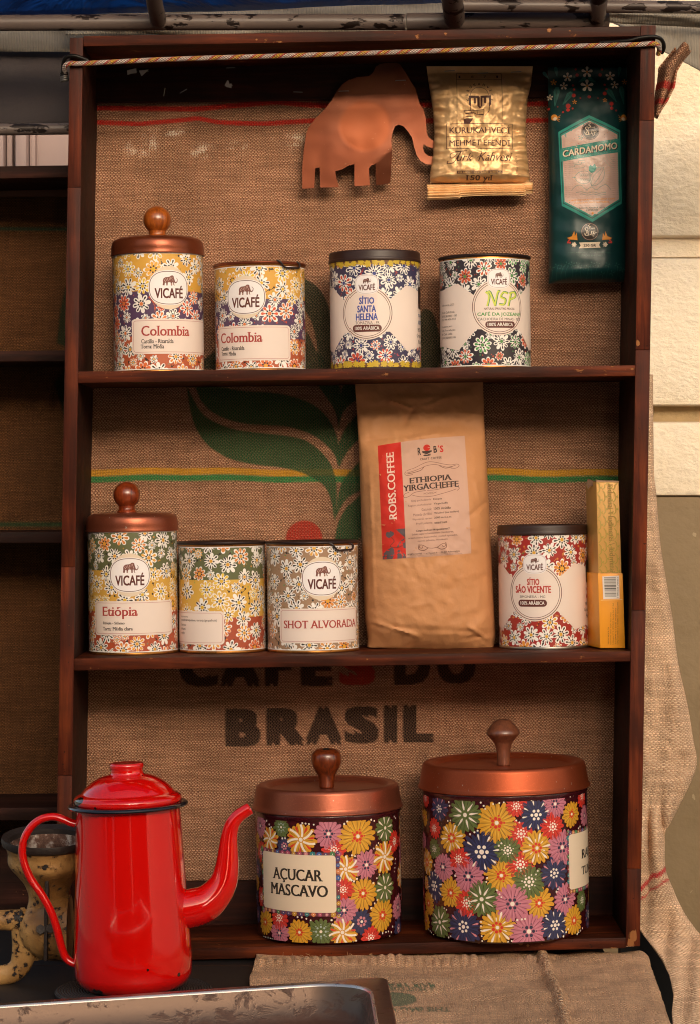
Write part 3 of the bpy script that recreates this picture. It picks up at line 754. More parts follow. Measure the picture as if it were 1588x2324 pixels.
# ---------------------------------------------------------------- hand-painted canisters
PC = dict(R='#d0261c', N='#1a2350', G='#55662f', Y='#d39620', P='#c07084')
LTN = dict(R='#d8402c', N='#2a3260', G='#66754a', Y='#dfb040', P='#cc8494'); DRK = dict(R='#8a1512', N='#10142e', G='#333f20', Y='#8a6414', P='#8a4258')
def painted(Q, u, v, r, col, style, rng, L):
    n = max(10, int(r/.0016)+6); c = (u, v); out = star(u, v, r, n, .22, rng, .09, .7, per=4, ph=rng.uniform(0, 6))
    fan(Q, c, out, lin(PC[col]), L)
    for k in range(n*2):
        a = 2*PI*(k+rng.uniform(-.3, .3))/(n*2); cc = LTN[col] if k % 2 else DRK[col]
        drop(Q, u, v, a, r*rng.uniform(.25, .4), r*rng.uniform(.75, .95), r*.05, lin(cc), L+.9, blunt=k % 2 == 0)
    W_ = lin('#f0e2d4'); red = lin('#d22a1c'); nv = lin('#1a1e40'); pk = lin('#cc7f8a')
    def ring(m, rad, q, cc, lay=3, ph=0):
        for k in range(m): Q.ell(u+rad*math.cos(2*PI*k/m+ph), v+rad*math.sin(2*PI*k/m+ph), q, q, cc, L+lay, 10)
    def rays(m, a0, a1, wd, cc, ph=.2, lay=2.2, blunt=True):
        for k in range(m): drop(Q, u, v, 2*PI*k/m+ph+rng.uniform(-.08, .08), r*a0, r*a1, r*wd, cc, L+lay, blunt=blunt)
    if style == 'w': ring(1, 0, r*.11, W_); ring(8, r*.25, r*.075, W_); ring(7, r*.42, r*.045, W_, ph=.3)
    if style == 'r': ring(1, 0, r*.1, W_); ring(7, r*.21, r*.085, red); ring(5, r*.36, r*.05, red)
    if style == 'n': ring(1, 0, r*.12, W_); ring(6, r*.24, r*.09, nv); ring(5, r*.4, r*.04, nv)
    if style == 'rw': ring(1, 0, r*.12, W_); rays(8, .25, .78, .12, W_, blunt=False)
    if style == 'gw': ring(1, 0, r*.12, W_); rays(8, .28, .82, .14, W_)
    if style == 'yr': rays(6, .35, .88, .13, W_); rays(6, .3, .55, .07, W_, ph=.7); ring(7, r*.24, r*.09, red, 2.8); ring(1, 0, r*.1, W_)
    if style == 'nw': ring(1, 0, r*.12, W_); ring(6, r*.26, r*.09, W_); rays(8, .55, .85, .1, W_)
    if style == 'np': ring(1, 0, r*.1, W_); ring(7, r*.24, r*.075, W_); rays(8, .5, .85, .11, pk)
    if style == 'nd': ring(1, 0, r*.12, W_); ring(7, r*.32, r*.12, pk)
    if style == 'gd': ring(1, 0, r*.11, W_); ring(8, r*.34, r*.075, lin('#a8b8b4')); ring(8, r*.5, r*.04, lin('#a8b8b4'))
    if style == 's':
        for k in range(7):
            a = 2*PI*k/7+.2; pts = [(u+r*t*math.cos(a+.5*t), v+r*t*math.sin(a+.5*t)) for t in (.22, .4, .58, .76, .9)]
            Q.loop(pts, r*.13, W_, L+2.4, closed=False); drop(Q, u, v, a+.5+.35, r*.4, r*.85, r*.14, red, L+2.2)
        ring(1, 0, r*.13, W_)
def canister(name, cx, yc, Rr, top_py, f2d, flowers, chains, label, lidm, seed, lid_dims, knob):
    T = Tin(name, cx, FLOOR, yc, Rr, label, 'canister', 'hand painted canisters', roll=-1.0)
    H = T.at(cx, top_py)[1]
    T.lathe('canister_body', round_prof([(0, 0), (Rr-.006, 0), (Rr-.0008, .005), (Rr, .012), (Rr, H-.012), (Rr+.0015, H-.009), (Rr+.0015, H-.006), (Rr, H-.004), (Rr, H), (Rr-.003, H), (Rr-.003, H-.01), (0, H-.01)], .0012, 3), M['maroon'])
    Q = Print(); rng = random.Random(seed); sc = f2d[0]*K*(D+yc-Rr)/D; placed = []
    for i, (x, y, r, col, st) in enumerate(flowers):
        u, v = T.at(f2d[1]+x*f2d[0], f2d[2]+y*f2d[0]); painted(Q, u, v, r*sc*1.12, col, st, rng, 1+(i % 5)*.35); placed.append((u, v, r*sc))
    # the flowers run on round the back
    cyc = [('R', 'w'), ('Y', 'r'), ('P', 'n'), ('G', 'gw'), ('N', 'nw'), ('Y', 'yr'), ('P', 'n'), ('R', 'w'), ('N', 'np')]
    for k in range(2600):
        u = rng.uniform(-PI*Rr, PI*Rr); v = rng.uniform(.012, H-.024); r = rng.uniform(.008, .0135)
        if abs(u) < Rr*1.25: continue
        if all(min(abs(u-a), 2*PI*Rr-abs(u-a))**2+(v-b)**2 > ((r+q)*.9)**2 for a, b, q in placed):
            placed.append((u, v, r)); c, st = cyc[rng.randrange(9)]; painted(Q, u, v, r, c, st, rng, 1)
    for ch in chains:
        pts = [T.at(f2d[1]+x*f2d[0], f2d[2]+y*f2d[0]) for x, y in catmull(ch, 6)]
        acc = 0; q = rng.uniform(.0011, .0014)
        for a, b in zip(pts, pts[1:]):
            Ld = math.dist(a, b); acc += Ld
            if acc > .0036: acc = 0; q = max(.0007, q*.95); Q.ell(b[0], b[1], q, q, lin('#eadfd0'), 5.5, 9)
    T.decal('painted_flowers', Q, M['paint'], clip=(-PI*Rr, .003, PI*Rr, H-.01))
    r0, rt, h0, h1 = lid_dims     # lid bottom radius, top radius, height
    prof = [(Rr+.001, H-.005), (r0, H-.0055), (r0+.001, H-.0042), (r0, H-.0028), (r0-.0015, H), (rt+.002, H+h0-.003), (rt, H+h0), (rt-.004, H+h0+.0006), (rt-.0095, H+h0-.0005), (rt-.0135, H+h0-.0055), (.012, H+h0-.0055), (0, H+h0-.005)]
    T.lathe('lid', round_prof(prof, .0015, 3), lidm)
    T.H = H; T.zt = H+h0-.0055
    T.lathe('knob', knob[0], knob[1], N=40, origin=(0, 0, T.zt))
    return T
s1 = .3574
FL1 = [(160,620,55,'R','w'),(245,690,78,'N','np'),(410,730,108,'G','rw'),(155,745,50,'Y','r'),(215,815,62,'R','w'),(325,875,92,'Y','yr'),(610,780,118,'Y','r'),(735,675,67,'R','w'),(860,730,98,'N','nw'),
 (980,660,82,'P','n'),(1085,725,80,'Y','r'),(1150,610,65,'R','w'),(1196,640,60,'N','np'),(1165,735,65,'P','n'),(965,805,80,'R','w'),(765,850,82,'R','w'),(515,965,120,'N','nw'),(680,955,78,'G','w'),(215,945,60,'G','w'),
 (150,890,50,'P','n'),(170,1030,80,'Y','yr'),(270,1060,85,'P','n'),(370,1010,72,'R','w'),(865,940,98,'Y','yr'),(1025,935,105,'P','n'),(640,1115,98,'Y','r'),(760,1045,86,'R','w'),(430,1120,98,'P','n'),(815,1155,98,'G','w'),(975,1100,98,'N','np'),
 (215,1180,95,'N','nw'),(320,1225,90,'Y','r'),(420,1290,78,'R','w'),(515,1265,102,'G','rw'),(710,1295,108,'P','n'),(880,1290,92,'Y','r'),(1045,1265,92,'P','n'),(1150,1270,65,'G','w'),(180,1290,75,'Y','r'),(250,1410,98,'G','rw'),
 (400,1440,115,'N','np'),(615,1445,105,'Y','yr'),(815,1470,110,'P','n'),(980,1430,92,'N','nw'),(1100,1400,88,'Y','r'),(1190,1360,80,'N','np'),(1194,1240,50,'Y','r'),(140,1130,50,'P','n'),(165,1400,60,'Y','r')]
CH1 = [[(303,625),(312,672)],[(490,640),(520,660),(540,695)],[(560,665),(655,650)],[(805,640),(890,622)],[(1062,618),(1108,600)],[(422,862),(490,830)],[(603,945),(645,905)],[(215,1020),(222,1110)],[(708,748),(760,782)],
 [(512,1380),(512,1450),(520,1540)],[(530,1540),(580,1552)],[(600,1190),(640,1252)],[(885,1055),(855,1115)],[(975,1240),(1002,1195)],[(168,1440),(212,1492)],[(275,1528),(320,1500)],[(630,1552),(705,1530)],[(905,1385),(925,1370)],
 [(1020,1520),(1062,1455)],[(1105,1502),(1152,1448)],[(720,1400),(790,1390)],[(1115,830),(1140,800)],[(260,1310),(298,1335)],[(540,1180),(550,1130)],[(285,770),(318,765)],[(355,1095),(345,1125)]]
kn1 = round_prof([(0, 0), (.0078, 0), (.0076, .012), (.0082, .019), (.011, .0275), (.0165, .0335), (.0195, .0365), (.0198, .0385), (.0185, .042), (.0135, .0478), (.0095, .052), (.0065, .0537), (0, .0535)], .002, 3)
T = canister('canister', 1148, .067, .0955, 1796, (s1, 907.7, 1588.6), FL1, CH1, 'largest flower painted canister, bright copper lid, its label turned away at the right',
    M['lid'], 5, (.0995, .0925, .0235, 0), (kn1, M['knob_raw']))
def plabel(T, f2d, x0, y0, x1, y1, texts, skew=0.0):
    """sticker with a colourful border round a cream panel; picture box in crop units"""
    g = lambda x, y: T.at(f2d[1]+x*f2d[0], f2d[2]+y*f2d[0])
    u0, vb = g(x0, y1); u1 = g(x1, y1)[0] if x1 is not None else u0+.075
    cx = (x0+(x1 or x0))/2
    vb = g(cx, y1)[1]; vt = g(cx, y0)[1]; Q = Print(); rng = random.Random(int(x0))
    if x1 is None: u1 = u0+.078
    Q.xf = lambda a, b: (a, b+skew*(a-u0))
    cols = ['#2d5a9c', '#b0486a', '#1f7a80', '#c09030', '#7a2430', '#c87a88', '#3a7a4a', '#d08050', '#4a3a6a']
    Q.rect(u0, vb, u1, vt, lin('#6a3040'), 6)
    per = [(u0+t*(u1-u0), q) for t in np.linspace(0, 1, 15) for q in (vb+.002, vt-.002)]+[(q, vb+t*(vt-vb)) for t in np.linspace(0, 1, 11) for q in (u0+.0016, u1-.0016)]
    for a, b in per:
        fan(Q, (a, b), star(a, b, rng.uniform(.002, .0034), 8, .3, rng, .1), lin(rng.choice(cols)), 6.4+rng.random()*.5); Q.ell(a, b, .0006, .0006, lin('#eadccb'), 7.2, 7)
    m = .0042; Q.rrect(u0+m*.6, vb+m, u1-m, vt-m*.8, .004, lin('#e8d2b8'), 8)
    for s, a, b, c, d in texts:
        if c is None: ua = g(a, d)[0]; ub = ua+.047
        else: ua = g(a, d)[0]; ub = g(c, d)[0]
        mid = a if c is None else (a+c)/2
        Q.text(s, ua, g(mid, d)[1]+0, ub, g(mid, b)[1]+0, lin('#1c130f'), 9, bold=.036, serif=True, res=3)
    T.decal('paper_label', Q, M['matte'])
plabel(T, (s1, 907.7, 1588.6), 1062, 838, None, 1232, [('RAPA', 1146, 950, None, 1008), ('TUNA', 1146, 1058, None, 1112)])

s2 = .2858
FL2 = [(285,700,90,'P','n'),(450,712,75,'G','gd'),(360,805,90,'Y','s'),(475,862,65,'N','nd'),(605,812,118,'Y','s'),(825,765,108,'P','n'),(1050,785,138,'Y','r'),(1265,718,105,'G','gw'),(1385,690,95,'Y','s'),(1338,825,82,'R','w'),
 (868,895,85,'R','w'),(960,1045,102,'Y','s'),(1118,1012,108,'P','n'),(1260,948,118,'Y','s'),(1388,915,95,'P','n'),(1385,1090,95,'Y','s'),(1265,1192,108,'G','gw'),(1090,1238,118,'Y','r'),(940,1208,80,'R','w'),(948,1372,95,'P','n'),
 (1366,1348,98,'P','n'),(1245,1412,122,'Y','r'),(1080,1462,90,'N','nd'),(1370,1515,80,'N','nd'),(1152,1592,85,'R','w'),(935,1548,105,'Y','s'),(765,1542,100,'G','gd'),(595,1547,98,'Y','r'),(437,1552,90,'P','n'),(435,1432,85,'R','w'),
 (325,1465,98,'Y','r'),(292,905,80,'R','w'),(265,1045,75,'N','nd'),(297,1265,75,'R','w'),(262,1150,60,'Y','r'),(268,1400,70,'N','nd'),(262,820,60,'Y','r'),(1400,1240,50,'R','w')]
CH2 = [[(320,640),(372,712)],[(580,675),(708,692)],[(918,715),(980,658)],[(1130,645),(1178,662)],[(1322,612),(1350,645)],[(438,802),(482,800)],[(1158,900),(1212,838)],[(968,925),(1035,945)],[(1350,915),(1338,1085)],[(993,1162),(1042,1122)],
 [(1150,1182),(1220,1090)],[(1133,1382),(1202,1290)],[(558,1435),(600,1425),(695,1455)],[(828,1422),(858,1462)],[(1330,1470),(1300,1580),(1235,1602)],[(985,1650),(1042,1608)],[(305,1580),(390,1602)],[(1345,1285),(1398,1238)],[(1225,1560),(1290,1540)]]
kn2 = round_prof([(0, 0), (.009, 0), (.0088, .006), (.0105, .016), (.0165, .026), (.0182, .033), (.0168, .041), (.011, .0455), (.0095, .0455), (.006, .0435), (0, .0432)], .003, 4)
T2 = canister('canister', 748, .078, .0835, 1842, (s2, 510.6, 1673.7), FL2, CH2, 'smaller flower painted canister with AÇUCAR MASCAVO label beside the red coffee pot',
    M['lid_dark'], 8, (.087, .0805, .022, 0), (kn2, M['knob_brown']))
plabel(T2, (s2, 510.6, 1673.7), 310, 905, 918, 1412, [('AÇUCAR', 388, 1042, 782, 1155), ('MASCAVO', 372, 1166, 822, 1258)], skew=-.01)
T2.lathe('screw', [(0, .0), (.0042, 0), (.0046, .001), (.0035, .0022), (0, .003)], simple('dull steel screw', '#4a4642', .35, .9), N=10, origin=(0, 0, T2.zt+.0438))

# ---------------------------------------------------------------- hessian sheets
def raster(shapes, gx, gy):
    """shapes: list of (poly in picture px, colour, cover). returns rgba over the grid gx x gy, antialiased"""
    nx, ny = len(gx), len(gy); out = np.zeros((ny, nx, 4), np.float32); dx = gx[1]-gx[0]; dy = gy[1]-gy[0]
    for tris, col, cov in shapes:
        acc = np.zeros((ny, nx), np.float32)
        for t in tris:
            t = np.array(t, float)
            i0 = max(0, int((t[:, 0].min()-gx[0])/dx)-1); i1 = min(nx, int((t[:, 0].max()-gx[0])/dx)+3)
            j0 = max(0, int((t[:, 1].min()-gy[0])/dy)-1); j1 = min(ny, int((t[:, 1].max()-gy[0])/dy)+3)
            if i1 <= i0 or j1 <= j0: continue
            ar = (t[1, 0]-t[0, 0])*(t[2, 1]-t[0, 1])-(t[2, 0]-t[0, 0])*(t[1, 1]-t[0, 1])
            if abs(ar) < 1e-9: continue
            for ox in (-.33, 0, .33):
                for oy in (-.33, 0, .33):
                    X, Y = np.meshgrid(gx[i0:i1]+ox*dx, gy[j0:j1]+oy*dy); ins = np.ones(X.shape, bool)
                    for k in range(3):
                        a, b = t[k], t[(k+1) % 3]
                        e = ((b[0]-a[0])*(Y-a[1])-(b[1]-a[1])*(X-a[0]))*np.sign(ar); ins &= e >= 0
                    acc[j0:j1, i0:i1] += ins/9.0
        acc = np.clip(acc, 0, 1)*cov; m = acc[..., None]
        na = out[..., 3:]+m*(1-out[..., 3:]); rgb = np.where(na > 1e-5, (np.array(col)*m+out[..., :3]*out[..., 3:]*(1-m))/np.maximum(na, 1e-5), out[..., :3])
        out = np.concatenate([rgb, na], -1)
    return out
def tess(pts):
    return [[pts[i] for i in tr] for tr in tessellate_polygon([[Vector((a, b, 0)) for a, b in pts]])]
def text_px(s, x0, y0, x1, y1, sl=0.0, **kw):
    """letters in picture px, y down, filling the box, sheared by slope sl"""
    tris, (a, b, c, d) = text_tris(s, **kw)
    return [[(x0+(p[0]-a)/(c-a)*(x1-x0), y1-(p[1]-b)/(d-b)*(y1-y0)+sl*(x0+(p[0]-a)/(c-a)*(x1-x0)-x0)) for p in t] for t in tris]
def sheet(name, nu, nv, posf, mat, pitch, inkf=None, loosef=None, parent=None, thick=0, uvf=None):
    """grid surface, UV in threads; posf(s, t) -> world point"""
    V = [posf(i/nu, j/nv) for j in range(nv+1) for i in range(nu+1)]
    F = [(j*(nu+1)+i, j*(nu+1)+i+1, (j+1)*(nu+1)+i+1, (j+1)*(nu+1)+i) for j in range(nv) for i in range(nu)]
    me = bpy.data.meshes.new(name); me.from_pydata(V, [], F)
    uvl = me.uv_layers.new(name='UVMap'); vi = np.empty(len(me.loops), np.int32); me.loops.foreach_get('vertex_index', vi)
    A = np.array(V, float).reshape(nv+1, nu+1, 3)
    if uvf: UV = np.array([uvf(i/nu, j/nv) for j in range(nv+1) for i in range(nu+1)], np.float32)
    else:
        du = np.linalg.norm(np.diff(A, axis=1), axis=2).mean(0); dv = np.linalg.norm(np.diff(A, axis=0), axis=2).mean(1)
        cu = np.concatenate([[0], np.cumsum(du)]); cv = np.concatenate([[0], np.cumsum(dv)])
        U, W_ = np.meshgrid(cu, cv); UV = np.stack([U.ravel(), W_.ravel()], 1)
    uvl.data.foreach_set('uv', (UV[vi]/pitch).astype(np.float32).ravel())
    ca = me.color_attributes.new('Col', 'FLOAT_COLOR', 'POINT')
    ca.data.foreach_set('color', (inkf if inkf is not None else np.zeros(((nv+1)*(nu+1), 4), np.float32)).astype(np.float32).ravel())
    if loosef is not None:
        at = me.attributes.new('loose', 'FLOAT', 'POINT'); at.data.foreach_set('value', loosef.astype(np.float32).ravel())
    o = mobj(name, me, mat, parent)
    if thick:
        md = o.modifiers.new('thickness', 'SOLIDIFY'); md.thickness = thick; md.offset = -1
    return o
def fbm(x, y, s=1.0, o=3): return noise.fractal(Vector((x*s, y*s, 3.3)), 1.0, 2.0, o)

PITCH = .0019
x0p, x1p, y0p, y1p, stp = 181.0, 1436.0, 122.0, 2148.0, 2.9
NU = int((x1p-x0p)/stp); NV = int((y1p-y0p)/stp)
gx = np.linspace(x0p, x1p, NU+1); gy = np.linspace(y0p, y1p, NV+1)
lf = lambda pts: [(397.1+a*.2858, 794.3+b*.2858) for a, b in pts]
sm = lambda pts: [tuple(q) for q in catmull(pts, 5)]
GRN = lin('#1d5030')
shapes = []
yl = lin('#c98f1c'); gr2 = lin('#1f7a44'); rd = lin('#c41818')
wob = lambda x, k=0: 2.2*math.sin(x*.011+k)+1.2*math.sin(x*.031+1+k)
def stripe(fn, h, col, cov): 
    xs = list(range(175, 1450, 14)); shapes.append(([t for a, b in zip(xs, xs[1:]) for t in ([(a, fn(a)-h), (b, fn(b)-h), (b, fn(b)+h)], [(a, fn(a)-h), (b, fn(b)+h), (a, fn(a)+h)])], col, cov))
def interp(ks): return lambda x: float(np.interp(x, [k[0] for k in ks], [k[1] for k in ks]))
stripe(lambda x: 1071+wob(x), 7.5, yl, .85); stripe(lambda x: 1086+wob(x), 7, gr2, .9)
stripe(interp([(200, 245), (440, 248), (525, 240), (625, 231), (700, 238), (760, 240), (1180, 236), (1450, 232)]), 6, rd, .92)
stripe(interp([(200, 276), (320, 281), (430, 271), (450, 268), (500, 278), (600, 281), (725, 273), (1180, 274), (1450, 270)]), 5.5, rd, .9)
for pg in ([(160, 280), (380, 296), (550, 325), (740, 335), (900, 360), (1050, 410), (1150, 470), (1230, 560), (1280, 660), (1300, 745), (1303, 920), (1270, 835), (1215, 765), (1140, 703), (1050, 655), (900, 610), (750, 600), (560, 585), (400, 545), (280, 480), (205, 400)],
           [(95, 285), (130, 350), (200, 480), (270, 545), (370, 595), (500, 635), (700, 660), (880, 680), (1020, 710), (1120, 770), (1200, 850), (1255, 940), (1290, 1110), (1275, 1340), (1262, 1320), (1250, 1230), (1228, 1150), (1180, 1072), (1100, 1018), (1000, 972), (850, 935), (700, 920), (550, 895), (430, 860), (320, 800), (240, 730), (180, 640), (140, 540), (115, 430)],
           [(1300, 1140), (1330, 1045), (1400, 950), (1480, 870), (1600, 820), (1600, 1040), (1480, 1110), (1380, 1170), (1310, 1270), (1272, 1355)],
           [(1305, 945), (1300, 760), (1340, 650), (1390, 570), (1450, 505), (1550, 460), (1600, 600), (1480, 690), (1400, 770), (1335, 870)],
           [(1268, 1620), (1275, 1480), (1300, 1370), (1350, 1270), (1420, 1195), (1500, 1135), (1600, 1200), (1540, 1400), (1400, 1560)],
           [(1130, 270), (1200, 370), (1255, 450), (1290, 540), (1302, 640), (1315, 560), (1350, 480), (1420, 410), (1500, 380), (1500, 270), (1345, 270), (1325, 350), (1305, 270)]):
    shapes.append((tess(sm(lf(pg))), GRN, .88))
for pg in ([(690, 630), (725, 655), (748, 700), (757, 760), (752, 838), (728, 838), (716, 760), (700, 715), (676, 690), (650, 640)],
           [(560, 720), (640, 725), (690, 745), (715, 790), (722, 838), (470, 838), (440, 838), (520, 770)],
           [(960, 700), (985, 720), (990, 838), (800, 838), (800, 800), (900, 790)]):
    shapes.append((tess(sm(pg)), lin('#1d3526'), .85))
shapes.append((tess([(691+42*math.cos(a*PI/16), 1223+42*math.sin(a*PI/16)) for a in range(32)]), lin('#a8231a'), .85))
BK = lin('#1f1513'); tb = dict(bold=.07, res=3); cf = lambda a: 340.4+a*.5002
for ch, a, b, col in (('C', 135, 310, BK), ('A', 320, 500, BK), ('F', 525, 645, BK), ('E', 688, 830, BK), ('S', 860, 1020, lin('#a5231a')), ('D', 1105, 1270, BK), ('O', 1300, 1475, BK)):
    k = (a-135)/1340*-7; shapes.append((text_px(ch, cf(a), 1472+k, cf(b), 1559+k, **tb), col, .9))
for ch, a, b in (('B', 345, 503), ('R', 530, 705), ('A', 708, 872), ('S', 884, 1036), ('I', 1058, 1118), ('L', 1145, 1283)):
    k = (a-345)/938*-11; shapes.append((text_px(ch, cf(a), 1609+k, cf(b), 1694+k, **tb), BK, .9))
ink = raster(shapes, gx, gy).reshape(-1, 4)
GX, GY = np.meshgrid(gx, gy); loose = np.zeros_like(GX)
for a, b, ra, rb in ((325, 335, 50, 34), (455, 342, 45, 22), (385, 300, 60, 12), (540, 338, 30, 22), (672, 325, 28, 26), (628, 310, 40, 14), (1060, 460, 0.1, .1)):
    loose = np.maximum(loose, np.clip(1.25-((GX-a)/ra)**2-((GY-b)/rb)**2, 0, 1))
def backpos(s, t):
    px = x0p+(x1p-x0p)*s; py = y0p+(y1p-y0p)*t
    y = .1665-.0035*fbm(px, py, .006)-.0012*fbm(px, py, .025, 2)
    if 180 < py < 300: y -= .0015*math.sin(py*.12+px*.01)
    q = P(px, py, .1665); return (q.x, y, q.z)

# ---------------------------------------------------------------- the crate shelf
shelf = empty('wall_shelf', P(790, 2165, .08)); tag(shelf, 'tall dark wooden shelf of three bays, backed with printed hessian, standing on the table', 'shelf')
Mi = shelf.matrix_world.inverted()
def adopt(o, root):
    """parent a mesh that was made in world coordinates without moving it"""
    o.parent = root; o.matrix_parent_inverse = Matrix.LocRotScale(root.location, root.rotation_euler, None).inverted(); return o
def part(name, quad, y0, y1, mat, bev=.0008, root=None, label=None):
    o = board(name, quad, y0, y1, mat, None, bev); adopt(o, root or shelf)
    if label: o['label'] = label
    return o
# side boards set back 3 mm behind their nosing strips
def side(xo, xi, cuts, name):
    (oa, ya), (ob, yb) = xo; (ia, _), (ib, _) = xi
    at = lambda a, b, y: a+(b-a)*(y-ya)/(yb-ya)
    part('side_panel', [(oa, ya+3), (ia, ya+3), (ib, yb-1), (ob, yb-1)], .0035, .172, M['wood_in'])
    ys = [ya]+cuts+[yb]
    for i, (p, q) in enumerate(zip(ys, ys[1:])):
        part('edge_strip', [(at(oa, ob, p)-.2, p+.4), (at(ia, ib, p)+.2, p+.4), (at(ia, ib, q)+.2, q-.4), (at(oa, ob, q)-.2, q-.4)], (-.0004, 0, -.0008)[i % 3], .0033, M['wood_z'], .0006)
side([(160, 85), (125, 2174)], [(189, 85), (158, 2174)], [425, 1287, 1760], 'l')
side([(1487, 57), (1451, 2148)], [(1453, 57), (1419, 2150)], [273, 794, 1385, 1972], 'r')
part('top_panel', [(190, 82), (1452.4, 59), (1452.4, 82), (190, 105)], 0, .172, M['wood_x'])
part('shelf_board', [(177.5, 843), (1444, 829), (1444, 853), (177.5, 869)], .001, .166, M['wood_x'])
part('shelf_board', [(168.5, 1495), (1433, 1478), (1433, 1501), (168.5, 1522)], .001, .166, M['wood_x'])
part('bottom_panel', [(159, 2160), (1419, 2128), (1419, 2152), (159, 2186)], .0005, .172, M['wood_x'])
part('back_rail', [(180, 96), (1436, 74), (1436, 218), (180, 232)], .152, .1625, M['wood_in'])
part('back_rail', [(170, 2004), (1410, 1992), (1410, 2138), (170, 2160)], .148, .159, M['wood_in'])
hb = sheet('hessian_back', NU, NV, backpos, M['burlap'], PITCH, ink, loose.ravel()); adopt(hb, shelf)
hb['label'] = 'brown hessian with green leaf print, coloured stripes and CAFÉS DO BRASIL lettering'
# staples and torn paper left on the top rail
stm = simple('staple wire', '#8e8880', .35, .9)
def staple(px, py, ang, Lp, y, root):
    c = P(px, py, y); L = Lp*K*.53; dx, dz = math.cos(R(ang))*L, math.sin(R(ang))*L
    o = from_bm('staple', tube_bm([(c.x-dx, y+.004, c.z-dz), (c.x-dx, y-.0006, c.z-dz), (c.x+dx, y-.0006, c.z+dz), (c.x+dx, y+.004, c.z+dz)], .0005, 5), stm); return adopt(o, root)
for px, py, a, L in ((374, 209, 80, 18), (417, 207, 30, 18), (524, 154, 2, 20), (677, 209, -2, 20), (302, 164, 10, 20), (328, 163, 8, 20), (520, 194, 0, 18)):
    staple(px, py, a, L, .152, shelf)
pm = simple('torn white paper', '#cfc6bd', .8)
for pts in ([(289, 160), (300, 157), (310, 155), (311, 166), (300, 167), (290, 170)], [(316, 160), (338, 158), (332, 164), (322, 173)], [(511, 193), (517, 182), (520, 184), (521, 190), (527, 190), (526, 200), (514, 197)]):
    o = from_bm('paper_scrap', prism_bm([P(a, b, .1508)+Vector((0, -.0003*(i % 3), 0)) for i, (a, b) in enumerate(reversed(pts))], (0, .0003, 0)), pm, smooth=False); adopt(o, shelf)

# ---------------------------------------------------------------- rope and hooks
def rope_mat():
    b = NB('braided cord'); v = b.coord('UV'); s = b.new('ShaderNodeSeparateXYZ'); b.link(v, s.inputs[0]); u, a = s.outputs[0], s.outputs[1]
    d1 = b.math('FRACT', b.math('ADD', b.math('MULTIPLY', u, 1.0), b.math('MULTIPLY', a, 6))); d2 = b.math('FRACT', b.math('SUBTRACT', b.math('MULTIPLY', u, 1.0), b.math('MULTIPLY', a, 6)))
    h = b.math('MULTIPLY', b.math('SINE', b.math('MULTIPLY', d1, PI)), b.math('SINE', b.math('MULTIPLY', d2, PI)))
    bandr = b.math('FRACT', b.math('ADD', b.math('MULTIPLY', u, .14), b.math('MULTIPLY', a, 1)))
    c = b.ramp(bandr, [(0, lin('#c9b4a8')), (.30, lin('#c9b4a8')), (.31, lin('#b8292c')), (.42, lin('#b8292c')), (.43, lin('#cf9a2c')), (.70, lin('#cf9a2c')), (.71, lin('#b8292c')), (.80, lin('#b8292c')), (.81, lin('#c9b4a8'))], 'CONSTANT')
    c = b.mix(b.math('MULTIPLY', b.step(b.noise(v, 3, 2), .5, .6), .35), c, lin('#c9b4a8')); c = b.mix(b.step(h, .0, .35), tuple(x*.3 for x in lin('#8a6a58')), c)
    return b.set(base=c, rough=.85, normal=b.bump(h, .0012))
def uvtube(name, path, r, mat, pitch=.0033, N=16, parent=None):
    bm = tube_bm(path, r, N); uvl = bm.loops.layers.uv.new('UVMap'); bm.verts.ensure_lookup_table(); bm.verts.index_update()
    L = [0]
    for a, b in zip(path, path[1:]): L.append(L[-1]+math.dist(a, b))
    for f in bm.faces:
        ids = [l.vert.index for l in f.loops]; ks = [i % N for i in ids]; wrap = max(ks)-min(ks) > N/2
        for l, i, k in zip(f.loops, ids, ks): l[uvl].uv = (L[min(i//N, len(L)-1)]/pitch, ((k+N) if wrap and k < N/2 else k)/N)
    return from_bm(name, bm, mat, parent, sharp=None)
rp = [(150, 172, .012), (147, 160, .004), (150, 148, -.004), (165, 143.5, -.006), (190, 144, -.006), (400, 134, -.0065), (700, 125, -.007), (1000, 115, -.0068), (1300, 105, -.006), (1440, 101.5, -.006), (1478, 99, -.006), (1490, 102, -.003), (1495, 112, .006), (1492, 124, .012)]
rope = uvtube('rope', [tuple(P(*q)) for q in catmull(rp, 14)], .0028, rope_mat()); tag(rope, 'white, red and yellow braided cord stretched across the top of the shelf', 'cord')
iron = simple('black iron wire', '#17130f', .4, .6, .2)
def hook(name, pts, rad, label):
    r = empty(name, P(*pts[0])); tag(r, label, 'hook', 'hooks holding the cord')
    adopt(from_bm('wire', tube_bm([tuple(P(*q)) for q in catmull(pts, 8)], rad, 12), iron), r); return r
hk = hook('wire_hook', [(200, 137, -.0035), (175, 128, -.0065), (158, 127, -.0055), (148, 133, -.003), (144, 146, .001), (144, 160, .004), (142, 174, .008)], .0023, 'black wire hook at the left end of the cord, ending in a coil')
for k in range(5):
    c = P(146+k*.4, 166+k*4.2, .008)
    adopt(from_bm('coil_turn', tube_bm([(c.x+.0042*math.cos(a*PI/8), c.y+.0042*math.sin(a*PI/8), c.z+.0006*math.cos(a*PI/8)) for a in range(16)], .00085, 8, closed=True), stm if k > 1 else iron), hk)
hook('wire_hook', [(1360, 97, .004), (1420, 93, -.003), (1450, 86, -.0045), (1480, 83, -.0045), (1497, 88, -.002), (1504, 98, .004), (1505, 110, .010), (1500, 121, .014)], .0023, 'black wire hook at the right end of the cord')

